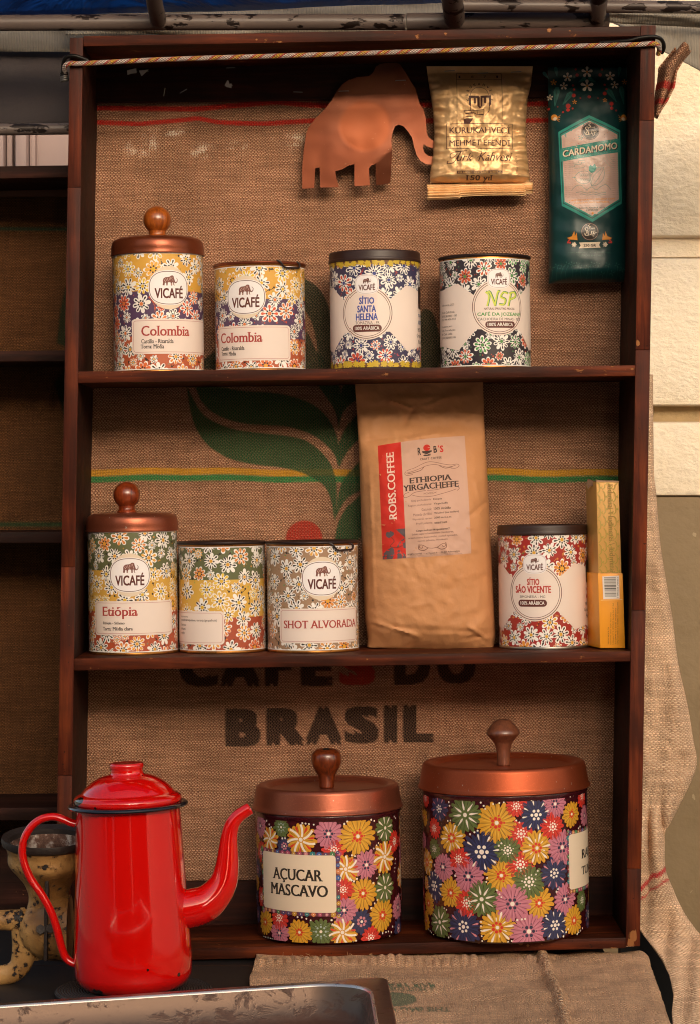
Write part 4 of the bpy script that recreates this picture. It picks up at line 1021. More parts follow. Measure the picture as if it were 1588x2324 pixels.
# ---------------------------------------------------------------- copper elephant
EL = [(160,1475),(160,1240),(175,1080),(200,900),(225,820),(300,730),(400,630),(470,540),(520,450),(580,370),(650,320),(730,290),(800,286),(860,278),(900,240),(930,180),(975,150),(1030,140),(1150,138),(1185,155),(1240,240),(1300,340),(1345,405),(1365,480),(1390,570),
      (1430,630),(1455,720),(1465,880),(1485,930),(1530,962),(1560,980),(1550,1048),(1480,1030),(1432,1000),(1425,1040),(1440,1090),(1480,1125),(1545,1135),(1550,1218),(1460,1215),(1400,1180),(1360,1120),(1335,1040),(1310,930),(1270,870),(1220,812),(1170,795),(1130,815),(1105,880),(1092,960),
      (1100,1080),(1092,1250),(1083,1400),(1070,1412),(930,1436),(925,1210),(880,1230),(855,1265),(865,1440),(702,1450),(702,1213),(645,1232),(590,1268),(510,1290),(520,1370),(550,1460),(350,1462),(345,1248),(297,1258),(287,1468)]
def copper_sheet_mat():
    b = NB('worn copper sheet'); v = b.coord(); n = b.noise(v, 22, 4); n2 = b.noise(v, 8, 3)
    c = b.mix(n, lin('#582816'), lin('#70391f')); c = b.mix(b.step(n2, .4, .7), c, lin('#774632'))
    s = b.new('ShaderNodeSeparateXYZ'); b.link(v, s.inputs[0]); e = P(652.5+820*.21436, 113.5+800*.21436, .14)
    dx, dz = b.math('SUBTRACT', s.outputs[0], e.x), b.math('SUBTRACT', s.outputs[2], e.z)
    d = b.math('SQRT', b.math('ADD', b.math('MULTIPLY', dx, dx), b.math('MULTIPLY', dz, dz)))
    dent = b.step(d, .026, .0335)
    c = b.mix(b.math('MULTIPLY', b.math('SUBTRACT', 1, dent), .3), c, lin('#94481c'))
    scr = b.step(b.noise(b.mapping(v, (1, 1, 3)), 190, 4, .7), .70, .73)
    c = b.mix(b.math('MULTIPLY', scr, .8), c, lin('#c9a890'))
    return b.set(base=c, metal=.75, rough=b.math('MULTIPLY_ADD', n, .2, .3), normal=b.bump(b.math('MULTIPLY', dent, 1), .0004, .45, b.bump(b.noise(v, 12, 2), .004)))
pts = [(652.5+a*.21436, 113.5+b*.21436) for a, b in EL]
bm = bmesh.new(); y_e = .1465
for t_ in tess([(P(a, b, y_e).x, P(a, b, y_e).z) for a, b in pts]):
    for s1_ in strips(t_, 0, .006):
        for s2_ in strips(s1_, 1, .0045):
            if abs(sum(s2_[k-1][0]*s2_[k][1]-s2_[k][0]*s2_[k-1][1] for k in range(len(s2_)))) > 1e-9: bm.faces.new([bm.verts.new((a, y_e, b)) for a, b in s2_])
bmesh.ops.remove_doubles(bm, verts=bm.verts, dist=2e-5); bmesh.ops.recalc_face_normals(bm, faces=bm.faces)
zk = P(0, 113.5+480*.21436, y_e).z; ca_, cb_ = P(652.5+920*.21436, 113.5+1205*.21436, y_e), P(652.5+1090*.21436, 113.5+1050*.21436, y_e)
for v_ in bm.verts:
    z = v_.co.z; dz = max(0, zk-z); v_.co.y -= .005*(dz/.14)+min(dz, .006)*.10
    if z > zk: v_.co.y += (z-zk)*.02
    # folded-back front leg below the crease
    nx, nz = (cb_.z-ca_.z), -(cb_.x-ca_.x); dd = ((v_.co.x-ca_.x)*nx+(z-ca_.z)*nz)/math.hypot(nx, nz)
    if dd > 0 and v_.co.x > ca_.x-.004 and z < cb_.z+.004 and v_.co.x < cb_.x+.004: v_.co.y += dd*.28
    v_.co.y -= .003*math.sin((v_.co.x+.06)*18)
r_ = bmesh.ops.extrude_face_region(bm, geom=bm.faces[:])
bmesh.ops.translate(bm, verts=[g for g in r_['geom'] if isinstance(g, bmesh.types.BMVert)], vec=(0, .0007, 0))
bmesh.ops.recalc_face_normals(bm, faces=bm.faces)
me = bpy.data.meshes.new('elephant_cutout'); bm.normal_update(); bm.to_mesh(me); bm.free()
el = empty('elephant_cutout', P(760, 400, y_e)); tag(el, 'flat copper elephant cut-out stapled to the top rail, its trunk touching the gold coffee bag', 'ornament')
eo = mobj('copper_sheet', me, copper_sheet_mat(), None, sharp=25); adopt(eo, el)
for a, b in ((600, 435), (1190, 322)): staple(652.5+a*.21436, 113.5+b*.21436, 2, 22, y_e-.004, el)

# ---------------------------------------------------------------- coffee bags
def spl(ks): 
    ys = [k[0] for k in ks]; 
    return lambda t: float(np.interp(t, ys, [k[1] for k in ks]))
class Bag:
    """closed pouch between two outline curves; front bulges by f(s, t)"""
    def __init__(s, name, lx, rx, top, bot, yref, front, back, nu, nv, mat, label, cat, group=None):
        s.lx, s.rx, s.top, s.bot, s.y, s.f = lx, rx, top, bot, yref, front
        s.root = empty(name, P((lx(bot(0))+rx(bot(1)))/2, bot(.5), yref)); tag(s.root, label, cat, group)
        s.nu, s.nv = nu, nv; A = []
        for j in range(nv+1):
            for i in range(nu+1): A.append(s.pos(i/nu, j/nv))
        Bk = []
        for j in range(nv+1):
            for i in range(nu+1):
                q = A[j*(nu+1)+i]; u, v = i/nu, j/nv; y = max(q[1]+.0006, back(u, v)) if 0 < i < nu and 0 < j < nv else q[1]+.0006
                Bk.append((q[0], y, q[2]))
        s.A = np.array(A).reshape(nv+1, nu+1, 3); n0 = len(A); F = []
        W_ = nu+1
        for j in range(nv):
            for i in range(nu):
                a = j*W_+i; F.append((a, a+W_, a+W_+1, a+1)); F.append((n0+a, n0+a+1, n0+a+W_+1, n0+a+W_))
        for j in range(nv):
            a = j*W_; F.append((a, n0+a, n0+a+W_, a+W_)); a = j*W_+nu; F.append((a, a+W_, n0+a+W_, n0+a))
        for i in range(nu):
            F.append((i, i+1, n0+i+1, n0+i)); a = nv*W_+i; F.append((a, n0+a, n0+a+1, a+1))
        me = bpy.data.meshes.new('pouch'); me.from_pydata(A+Bk, [], F); s.o = mobj('pouch', me, mat, None, sharp=60); adopt(s.o, s.root)
    def px(s, u, v):
        py = s.top(u)+(s.bot(u)-s.top(u))*v; l, r = s.lx(py), s.rx(py); return l+(r-l)*u, py
    def pos(s, u, v):
        px, py = s.px(u, v); q = P(px, py, s.y); return (q.x, s.y-s.f(u, v, px, py), q.z)
    def uv(s, px, py):
        l, r = s.lx(py), s.rx(py); u = min(1, max(0, (px-l)/(r-l))); return u, min(1, max(0, (py-s.top(u))/(s.bot(u)-s.top(u))))
    def mapf(s, px, py, h, mu):
        py = -py; u, v = s.uv(px, py); q = P(px, py, s.y); a, b = u*s.nu, v*s.nv; i, j = min(int(a), s.nu-1), min(int(b), s.nv-1); fa, fb = a-i, b-j
        Y = s.A[..., 1]; y = (Y[j, i]*(1-fa)+Y[j, i+1]*fa)*(1-fb)+(Y[j+1, i]*(1-fa)+Y[j+1, i+1]*fa)*fb
        return (q.x, y-h-.00012, q.z)
    def decal(s, name, Q, mat, st=5.0):
        # y runs up in print space: shapes are given with y = -picture y
        o = Q.build(name, mat, s.mapf, us=st, vs=st); adopt(o, s.root)
        me = o.data; me.polygons.foreach_set('use_smooth', [True]*len(me.polygons)); Y = s.A[..., 1]
        N_ = []
        for v_ in me.vertices:
            q = v_.co; sc = (D+s.y)/D*K; px = q.x/sc+CX; py = CY-(q.z-EYE)/sc
            u, v = s.uv(px, py); i = min(max(int(round(u*s.nu)), 1), s.nu-1); j = min(max(int(round(v*s.nv)), 1), s.nv-1)
            dyx = (Y[j, i+1]-Y[j, i-1])/max(1e-6, s.A[j, i+1, 0]-s.A[j, i-1, 0]); dyz = (Y[j+1, i]-Y[j-1, i])/min(-1e-6, s.A[j+1, i, 2]-s.A[j-1, i, 2])
            n = Vector((dyx, -1, dyz)).normalized(); N_.append(n)
        me.normals_split_custom_set_from_vertices(N_); return o
def pt(Q, s, x0, y0, x1, y1, col, lay, **kw): Q.text(s, x0, -y1, x1, -y0, col, lay, **kw)
HB = dict(gap=.00005)
# gold bag, crop units (1650,200) at .3216
gs = .32163; gX = lambda a: 936.1+a*gs; gY = lambda b: 113.5+b*gs
foil = NB('crumpled gold foil'); fv = foil.coord(); fn = foil.noise(fv, 60, 4)
foil.set(base=foil.mix(fn, lin('#d6a066'), lin('#efca9a')), metal=.5, rough=foil.math('MULTIPLY_ADD', fn, .18, .38), normal=foil_bump(foil, fv))
lx = spl([(gY(125), gX(93)), (gY(250), gX(108)), (gY(330), gX(122)), (gY(450), gX(138)), (gY(600), gX(148)), (gY(750), gX(138)), (gY(860), gX(120)), (gY(940), gX(116))])
rx = spl([(gY(125), gX(840)), (gY(250), gX(828)), (gY(350), gX(803)), (gY(450), gX(795)), (gY(600), gX(790)), (gY(700), gX(796)), (gY(850), gX(812)), (gY(940), gX(820))])
def gf(u, v, px, py):
    e = max(0, 1-abs(2*u-1)**2.6); t = min(1, max(0, (v-.06)/.2)); b = max(0, 1-v)
    bul = .021*e**.55*t**.8*(min(1, (1-v)/.06)**.5)
    amp = .0006+.0034*min(1, t)
    cr = 1-abs(fbm(px, py, .021, 4))*2.0; cr2 = fbm(px, py, .012, 3)
    ed = math.sin(py*.33+2*fbm(px, py, .02))*.0022*max(0, abs(2*u-1)-.62)*2.6
    return .0105+bul+amp*(cr*.55+cr2*.8)*(1 if v > .04 else .35)+ed*t
gold = Bag('coffee_bag', lx, rx, lambda u: gY(125), lambda u: gY(948), .150, gf, lambda u, v: .149, 90, 110, foil.m, 'crumpled gold foil bag stapled to the top rail beside the copper elephant', 'coffee bag')
BR = lin('#4a2018'); Q = Print(); q = lambda a, b: (gX(a), -gY(b))
def gline(pts, w, lay=1, col=BR, closed=False): Q.loop([q(*p) for p in pts], w*gs, col, lay, closed=closed)
gline([(302, 178), (617, 178), (617, 893), (302, 893)], 3, closed=True); gline([(302, 227), (617, 227)], 2.5)
Q.xf = None
# the writing box covers the frame lines with gold
for a in ((326, '1'), (412, '8'), (500, '7'), (590, '1')): pt(Q, a[1], gX(a[0])-3, gY(196), gX(a[0])+3 if a[1] != '1' else gX(a[0])+1, gY(215), BR, 1)
gline([(229, 546), (690, 546), (690, 720), (229, 720)], 3.5, closed=True); gline([(229, 635), (690, 635)], 3)
pt(Q, 'KURUKAHVECİ', gX(250), gY(556), gX(676), gY(613), BR, 2, bold=.012, res=3); pt(Q, 'MEHMET EFENDİ', gX(250), gY(646), gX(676), gY(701), BR, 2, bold=.008, res=3)
# script line
def script(x0, y0, x1, y1, s): pt(Q, s, gX(x0), gY(y0), gX(x1), gY(y1), BR, 2, bold=0, shear=.42, res=3)
script(300, 752, 415, 806, 'ürk'); script(450, 745, 690, 806, 'Kahvesi')
gline(catmull([(330, 738), (290, 742), (255, 760), (262, 785), (285, 775), (300, 760)], 4), 4); gline(catmull([(285, 745), (330, 740), (372, 736)], 3), 4); gline(catmull([(330, 742), (305, 780), (275, 818), (235, 822), (240, 805)], 4), 6)
gline(catmull([(440, 752), (470, 742), (472, 758), (440, 790)], 4), 3)
Q.rect(gX(302), -gY(893), gX(620), -gY(874), BR, 1.5); pt(Q, 'KURUKAHVECİ MEHMET EFENDİ MAHDUMLARI', gX(310), gY(876), gX(612), gY(891), lin('#d9ae68'), 2.5, bold=.01)
pt(Q, '150 yıl', gX(365), gY(905), gX(552), gY(945), BR, 2, serif=True, bold=-.005)
# emblem: arched name over a head drinking from a cup
for k, ch in enumerate('KURUKAHVECİ'):
    a = R(200-k*22); cxx, cyy = 458, 350; r_ = 78; x, y = cxx+r_*math.cos(a), cyy-r_*math.sin(a); tr, (ba, bb, bc, bd) = text_tris(ch, bold=.03)
    th = a-PI/2
    for t in tr:
        o_ = []
        for p in t:
            X, Y = (p[0]-(ba+bc)/2)*24, p[1]*26; o_.append((gX(x+X*math.cos(th)-Y*math.sin(th)), -gY(y-(X*math.sin(th)+Y*math.cos(th)))))
        Q.add(o_, BR, 2+.03*(k % 3))
gline([(458+62*math.cos(R(a)), 350-62*math.sin(R(a))) for a in range(0, 181, 12)], 3)
for p in ([(384, 352), (400, 352), (400, 432), (384, 415)], [(384, 352), (455, 352), (455, 368), (384, 368)], [(420, 360), (434, 360), (434, 405), (420, 405)], [(444, 360), (460, 360), (460, 440), (444, 425)],
          [(466, 352), (539, 352), (539, 368), (466, 368)], [(466, 360), (478, 360), (478, 425), (466, 435)], [(490, 360), (504, 360), (504, 405), (490, 405)], [(524, 352), (539, 352), (539, 415), (524, 432)], [(452, 432), (461, 425), (470, 434), (461, 446)]):
    Q.poly([q(*c) for c in reversed(p)], BR, 2)
gline([(396, 430), (396, 455), (404, 470)], 4); gline([(526, 430), (526, 458), (500, 488), (440, 482)], 4)
gline([(350, 455), (440, 455), (490, 450), (488, 482), (440, 482), (415, 470), (360, 475), (350, 455)], 4); gline([(440, 455), (446, 480)], 3)
for y in (478, 496, 512): gline([(362, y), (412, y)], 4)
gline([(350, 455), (350, 520)], 4); Q.poly([q(*c) for c in [(350, 515), (350, 545), (392, 546), (412, 515)]][::-1], BR, 2)
# vertical net weight
tr, (ba, bb, bc, bd) = text_tris('NET 100 g e', bold=-.01)
for t in tr: Q.add([(gX(722)+(p[1]-bb)/(bd-bb)*5.5-4, -gY(890)+(p[0]-ba)/(bc-ba)*(125*gs)) for p in t][::-1], lin('#8a5a34'), 2)
gold.decal('printed_lettering', Q, M['foilink'], 4.0)
# crimped foot seal with its ridges
def sf(u, v, px, py): return .0125+.0055*math.sin(PI*v)**.6+.0011*math.sin(v*6*2*PI)+.0016*fbm(px, 0, .03)
def seal(bag, topf, botf, l, r):
    nu, nv = 60, 40; A = []
    for j in range(nv+1):
        for i in range(nu+1):
            u, v = i/nu, j/nv; px = l+(r-l)*u+(3*fbm(py_ if False else v*40, 3, .1)*(1 if u > .5 else -1) if u in (0, 1) else 0); py = topf(u)+(botf(u)-topf(u))*v; z = P(px, py, .15); A.append((z.x, .15-sf(u, v, px, py), z.z))
    F = [(j*(nu+1)+i, (j+1)*(nu+1)+i, (j+1)*(nu+1)+i+1, j*(nu+1)+i+1) for j in range(nv) for i in range(nu)]
    me = bpy.data.meshes.new('foot_seal'); me.from_pydata(A, [], F); o = mobj('foot_seal', me, foil.m); m_ = o.modifiers.new('thickness', 'SOLIDIFY'); m_.thickness = .003; m_.offset = -1; adopt(o, bag.root)
seal(gold, lambda u: gY(960-8*u), lambda u: gY(1070-30*u-18*math.sin(u*PI)*(u > .3)-22*(u > .93)), gX(97), gX(838))
for a, b in ((258, 148), (495, 163), (728, 155)): staple(gX(a), gY(b), 3, 22, .1385, gold.root)

# green pouch
lx = spl([(gY(135), gX(945)), (gY(600), gX(948)), (gY(1000), gX(952)), (gY(1650), gX(950))]); rx = spl([(gY(135), gX(1500)), (gY(600), gX(1505)), (gY(1000), gX(1502)), (gY(1640), gX(1508))])
def ff(u, v, px, py):
    e = max(0, 1-abs(2*u-1)**3); t = min(1, max(0, (v-.05)/.25)); return .0125+.022*e**.6*t*min(1, (1.0-v)/.05)**.6+.0012*fbm(px, py, .02)+.0007*math.sin((py-px*.2)*.12)*t*(1-e*.5)-(.0006 if v < .05 and int(v*300) % 3 == 0 else 0)
sat = simple('dark green satin film', '#0b3434', .36, 0, .12, 12, spec=.45)
grn = Bag('coffee_pouch', lx, rx, lambda u: gY(135), lambda u: gY(1655-12*u), .150, ff, lambda u, v: .1495, 46, 110, sat, 'slim dark green pouch lettered CARDAMOMO on a hexagonal panel', 'coffee bag')
Q = Print(); TEAL = lin('#1b8a7c'); PKK = lin('#c9a79a'); CRM = lin('#e2cdb4'); ORN = lin('#d98a2c'); RDD = lin('#b3231e'); DKK = lin('#1c1414'); TL2 = lin('#0f5a54')
hexo = [(1225, 485), (1443, 592), (1456, 1100), (1245, 1236), (1034, 1120), (1010, 602)]
ctr = (1232, 860); sh = lambda f: [(ctr[0]+(a-ctr[0])*f, ctr[1]+(b-ctr[1])*(f*.985 if f < 1 else f)) for a, b in hexo]
Q.add([q(*p) for p in sh(1.0)][::-1], TEAL, 1); Q.add([q(*p) for p in sh(.955)][::-1], lin('#0c4a46'), 1.5); Q.add([q(*p) for p in sh(.93)][::-1], TEAL, 1.8); Q.add([q(*p) for p in sh(.90)][::-1], PKK, 2)
rng = random.Random(4)
def gl(pts, w, col, lay=3, closed=False): Q.loop([q(*p) for p in pts], w*gs, col, lay, closed=closed)
for k in range(26):   # leafy ornament in the top of the panel
    x = rng.uniform(1045, 1425); y = rng.uniform(560, 700)
    if (x-1232)**2+(y-600)**2 < 75**2 or y < 520+abs(x-1228)*.5+24 or y > 705-(x-1035)*.12: continue
    if k % 3: drop(Q, gX(x), -gY(y), rng.uniform(0, 6.28), 0, 30*gs, 14*gs, lin('#6f9a90'), 3); drop(Q, gX(x), -gY(y), rng.uniform(0, 6.28), 0, 26*gs, 7*gs, PKK, 3.5)
    else:
        for a in range(5): drop(Q, gX(x), -gY(y), a*1.26, 3*gs, 18*gs, 8*gs, lin('#5f9088'), 3)
for k in range(30): Q.ell(gX(rng.uniform(1060, 1410)), -gY(rng.uniform(580, 690)), 2.4*gs, 2.4*gs, rng.choice((RDD, ORN, TL2)), 3.2, 6)
Q.add([q(*p) for p in [(1026, 720), (1434, 650), (1438, 745), (1030, 812)]][::-1], TEAL, 4)
for y0_, y1_ in ((728, 659), (803, 735)):
    for k in range(38): Q.ell(gX(1036+k*10.5), -gY(y0_+(y1_-y0_)*k/37), 1.6*gs, 1.6*gs, PKK, 4.6, 6)
def slt(s, x0, y0, x1, y1, col, lay, sl, **kw):
    Q.xf = lambda a, b: (a, b+sl*(a-gX(x0))); pt(Q, s, gX(x0), gY(y0), gX(x1), gY(y1), col, lay, **kw); Q.xf = None
slt('CARDAMOMO', 1046, 740, 1426, 786, DKK, 5, .155, bold=.03, res=3); slt('CARDAMOMO', 1040, 735, 1420, 782, CRM, 5.6, .155, bold=.02, res=3)
for cy in (600, 1303):
    Q.ell(gX(1230 if cy < 700 else 1227), -gY(cy), 62*gs, 62*gs, DKK, 5, 36); xx = 1230 if cy < 700 else 1227
    gl([(xx+57*math.cos(a*PI/18), cy+57*math.sin(a*PI/18)) for a in range(36)], 1.8, PKK, 6, True)
    gl(catmull([(xx-40, cy+8), (xx-30, cy+26), (xx-12, cy+20), (xx-22, cy-2), (xx-34, cy-22), (xx-18, cy-28), (xx-14, cy-12), (xx-30, cy+22), (xx-8, cy+26)], 4), 3.4, CRM, 6)
    gl(catmull([(xx-12, cy-2), (xx-8, cy+22), (xx+8, cy+18), (xx+12, cy-4)], 4), 3.4, CRM, 6); gl(catmull([(xx+38, cy-4), (xx+20, cy-2), (xx+30, cy+12), (xx+24, cy+32), (xx+14, cy+20), (xx+46, cy+6)], 4), 3.2, CRM, 6)
    gl(catmull([(xx-8, cy-24), (xx+4, cy-34), (xx-10, cy-42), (xx+2, cy-54)], 4), 3, CRM, 6); pt(Q, 'CAFÉ', gX(xx-2), gY(cy-30), gX(xx+34), gY(cy-18), CRM, 6)
LG = lin('#4c8f86')
def cap_(pts, w=2.6): gl(catmull(pts, 4), w, LG, 3)
for pts_ in ([(1085, 850), (1120, 850), (1125, 835), (1165, 832), (1170, 818), (1190, 820)], [(1110, 825), (1150, 822), (1150, 808), (1190, 806)], [(1120, 860), (1175, 858), (1195, 845)]): cap_(pts_)
for r_ in (70, 92, 114): gl([(1428-r_*math.cos(R(a)), 748+r_*math.sin(R(a))) for a in range(12, 80, 8)], 1.6, lin('#8fae9c'), 3)
for k in range(36):
    a = 2*PI*k/36; gl([(1240+95*math.cos(a), 915+85*math.sin(a)), (1240+140*math.cos(a), 915+125*math.sin(a))], 1.1, lin('#c9a468'), 2.6)
cap_([(1118, 925), (1150, 890), (1200, 880), (1228, 900), (1232, 940), (1200, 968), (1150, 960), (1118, 925)]); cap_([(1240, 985), (1222, 930), (1240, 880), (1290, 855), (1325, 870), (1322, 930), (1280, 975), (1240, 985)])
cap_([(1240, 980), (1250, 920), (1305, 865)]); cap_([(1244, 982), (1280, 940), (1318, 875)]); cap_([(1236, 960), (1236, 910), (1285, 862)]); cap_([(1105, 925), (1130, 925)]); cap_([(1318, 868), (1326, 848)])
for k in range(10): gl([(1163+(k % 5)*13+5*math.cos(a*PI/4), 908+(k//5)*34+9*math.sin(a*PI/4)) for a in range(8)], 1.8, LG, 3, True)
Q.poly([q(*c) for c in [(1220, 880), (1218, 850), (1232, 838), (1245, 845), (1262, 828), (1268, 845), (1275, 855), (1262, 880), (1240, 895)]][::-1], TEAL, 3.5)
cap_([(1100, 1015), (1130, 985), (1165, 980), (1195, 1005), (1210, 1015)]); cap_([(1200, 1015), (1240, 992), (1270, 1012), (1300, 990), (1340, 975), (1375, 1008)])
for y in (1030, 1044): cap_([(1130+(y-1030)*2, y), (1170, y-5), (1210, y+4), (1250, y-4), (1290, y+4), (1340, y-2)])
for k in range(240):
    x = 1050+(k % 12)*9; y = 800+(k//12)*13.5
    if x < 1110: Q.ell(gX(x), -gY(y), 1.5*gs, 1.5*gs, lin('#5b5a52'), 2.5, 5); Q.ell(gX(2480-x), -gY(y-15), 1.5*gs, 1.5*gs, lin('#5b5a52'), 2.5, 5)
for k in range(330):
    x = 1052+(k % 42)*9.2; y = 1052+(k//42)*20
    if y > 1232-abs(x-1245)*.6-28: continue
    Q.ell(gX(x), -gY(y+9), 1.4*gs, 1.4*gs, lin('#7a746a'), 2.5, 5)
slt('CAFÉ DE GRANO MOLIDO CON', 1084, 1077, 1402, 1090, ORN, 4, .045, bold=.02); slt('CARDAMOMO NATURAL', 1118, 1098, 1366, 1110, ORN, 4, .045, bold=.02)
slt('SABOR AROMÁTICO', 1152, 1132, 1332, 1144, TL2, 4, .03, bold=.02); slt('INTENSO', 1200, 1148, 1284, 1158, TL2, 4, .02, bold=.02)
for k, c_ in enumerate((PKK, ORN, PKK)): Q.ell(gX(1220+k*26), -gY(1174), 8*gs, 8*gs, c_, 4, 10)
Q.add([q(*p) for p in [(1152, 1378), (1302, 1374), (1292, 1395), (1302, 1415), (1152, 1418), (1164, 1398)]][::-1], CRM, 3); pt(Q, '250 GR', gX(1184), gY(1388), gX(1270), gY(1407), DKK, 4, bold=.03)
pt(Q, '100% ARÁBICO COLOMBIANO', gX(1080), gY(1440), gX(1378), gY(1453), lin('#155650'), 2); pt(Q, 'TOSTADO EN CHILE', gX(1132), gY(1463), gX(1322), gY(1475), lin('#155650'), 2)
for sx in (-1, 1):   # birds, berries, flowers either side
    X = lambda a: 1227+sx*a
    def pp(l, c, ly=3):
        p = [q(X(a), b) for a, b in l]; Q.poly(p if sx < 0 else p[::-1], c, ly)
    pp([(158, 1345), (125, 1335), (108, 1298), (104, 1335), (92, 1310), (88, 1345), (86, 1362), (110, 1358), (140, 1356)], ORN)
    for a, b, r_ in ((150, 1375, 8), (136, 1378, 7), (143, 1362, 7)): Q.ell(gX(X(a)), -gY(b), r_*gs, r_*gs, RDD, 3, 10)
    fan(Q, q(X(108), 1392), star(gX(X(108)), -gY(1392), 18*gs, 8, .6, rng), CRM, 3)
def blossom(x, y, r, col, n=5, cc=ORN):
    for k in range(n): drop(Q, gX(x), -gY(y), k*2*PI/n+.3, r*.1*gs, r*gs, r*.55*gs, col, 3)
    Q.ell(gX(x), -gY(y), r*.18*gs, r*.18*gs, cc, 3.6, 8)
for x, y, r_, c_ in ((1083, 205, 33, CRM), (1055, 270, 28, CRM), (985, 243, 22, ORN), (1220, 168, 40, CRM), (1218, 268, 46, CRM), (1382, 198, 33, CRM), (1412, 262, 28, CRM), (1482, 240, 20, ORN), (1127, 388, 17, ORN), (1340, 376, 16, ORN), (958, 350, 22, CRM)): blossom(x, y, r_, c_)
def leaf(x, y, a, L_, w_): drop(Q, gX(x), -gY(y), R(a), 0, L_*gs, w_*gs, lin('#12685f'), 2.4); drop(Q, gX(x), -gY(y), R(a), L_*.1*gs, L_*.9*gs, w_*.12*gs, lin('#0a4440'), 2.8)
for x, y, a, L_, w_ in ((990, 415, 82, 140, 44), (1045, 405, 55, 110, 42), (950, 215, 130, 60, 26), (1475, 400, 98, 130, 40), (1420, 385, 122, 110, 40), (1010, 200, 100, 70, 26), (1440, 200, 80, 70, 26), (1160, 240, 30, 60, 30), (1280, 240, 150, 60, 30)): leaf(x, y, a, L_, w_)
for x, y, r_ in ((1120, 265, 9), (1125, 295, 8), (1122, 340, 14), (1082, 416, 17), (1080, 445, 13), (1112, 435, 7), (1045, 460, 7), (1340, 325, 14), (1342, 260, 8), (1355, 292, 8), (1385, 400, 15), (1386, 432, 12), (1418, 448, 7), (1230, 350, 12), (1150, 190, 12), (1312, 188, 12), (1140, 150, 8), (1325, 150, 8), (1168, 360, 6), (950, 430, 9), (1292, 360, 5), (1010, 420, 5)): Q.ell(gX(x), -gY(y), r_*gs, r_*gs, RDD, 3, 12)
for x, sx in ((985, 1), (1475, -1)):
    Q.ell(gX(x), -gY(495), 22*gs, 22*gs, ORN, 3, 14); Q.ell(gX(x+6*sx), -gY(506), 14*gs, 12*gs, CRM, 3.4, 12)
    for k in range(4): gl([(x+12*sx, 508), (x+sx*(34+k*3), 528-k*16)], 3, ORN, 3)
for k in range(16):   # dim outline garden along the foot
    x = 965+k*35; h_ = 30+rng.random()*80; gl(catmull([(x, 1635), (x+rng.uniform(-12, 12), 1635-h_*.5), (x+rng.uniform(-14, 14), 1635-h_)], 3), 2, lin('#14554f'), 2)
    for a in range(4): drop(Q, gX(x), -gY(1635-h_), a*1.57+.4, 3*gs, 20*gs, 8*gs, lin('#114e49'), 2)
grn.decal('printed_design', Q, M['satin'], 4.6)

# kraft bag (crop (1350,1450) at .4466)
ks = .44658; kX = lambda a: 765.9+a*ks; kY = lambda b: 822.7+b*ks
kr = NB('brown kraft paper'); kv = kr.coord(); kn = kr.noise(kv, 35, 4); fine = kr.noise(kr.mapping(kv, (1, 1, .3)), 900, 2)
kr.set(base=kr.mix(kr.noise(kv, 9, 3), lin('#bd8052'), lin('#cf9668')), rough=.55, spec=.3, normal=kr.bump(kr.math('ADD', kn, kr.math('MULTIPLY', fine, .06)), .0025))
lx = spl([(kY(110), kX(86)), (kY(250), kX(96)), (kY(500), kX(108)), (kY(900), kX(120)), (kY(1300), kX(136)), (kY(1400), kX(150)), (kY(1446), kX(147))])
rx = spl([(kY(97), kX(736)), (kY(300), kX(742)), (kY(500), kX(752)), (kY(800), kX(768)), (kY(1200), kX(786)), (kY(1390), kX(795)), (kY(1446), kX(785))])
def crease(px, py, a, b, c, d, wd, h):
    (x1_, y1_), (x2_, y2_) = (kX(a), kY(b)), (kX(c), kY(d)); dx, dy = x2_-x1_, y2_-y1_; L = math.hypot(dx, dy); t = ((px-x1_)*dx+(py-y1_)*dy)/L/L
    s_ = ((px-x1_)*dy-(py-y1_)*dx)/L; return 1.7*h*math.exp(-(s_/wd)**2)*max(0, 1-(2*t-1)**4) if -.05 < t < 1.05 else 0
def kf(u, v, px, py):
    e = max(0, 1-abs(2*u-1)**2.4); t = min(1, max(0, v/.55)); t = t*t*(3-2*t)
    y = .002+.003*v+.062*(e**.5)*t*(.75+.25*math.sin(PI*v))*min(1, (1.02-v)/.1)**.5+.012*v
    y += .0014*fbm(px, py, .011, 3)+.0007*fbm(px, py, .05, 2)
    y += .0012*(1-abs(fbm(px, py, .016, 3))*3)
    y += crease(px, py, 250, 190, 380, 235, 3, .0022)-crease(px, py, 380, 230, 330, 330, 5, .002)+crease(px, py, 430, 230, 560, 180, 4, .0014)
    y += crease(px, py, 120, 400, 290, 380, 6, -.002)+crease(px, py, 300, 400, 520, 360, 5, .002)+crease(px, py, 650, 780, 760, 700, 4, -.0022)+crease(px, py, 690, 600, 720, 760, 4, .0014)
    y += crease(px, py, 150, 1300, 420, 1380, 4, .0018)+crease(px, py, 160, 1330, 700, 1350, 6, -.0018)+crease(px, py, 640, 1320, 760, 1400, 4, .002)+crease(px, py, 600, 1395, 760, 1375, 3, -.0015)+crease(px, py, 160, 500, 185, 1250, 3, .0014)+crease(px, py, 735, 850, 750, 1250, 3, .0014)
    y += crease(px, py, 120, 200, 700, 170, 9, .0012)+crease(px, py, 180, 300, 600, 330, 12, -.0014)
    return y
kraft = Bag('coffee_bag', lx, rx, lambda u: kY(110-13*u), lambda u: kY(1440+7*math.sin(u*PI)+3*u), .128, kf, lambda u, v: .128+.028*min(1, v*1.5), 76, 150, kr.m, 'tall brown kraft paper bag with a red and pale ETHIOPIA label', 'coffee bag')
Q = Print()
def lq(a, b): return (kX(a), -kY(b))
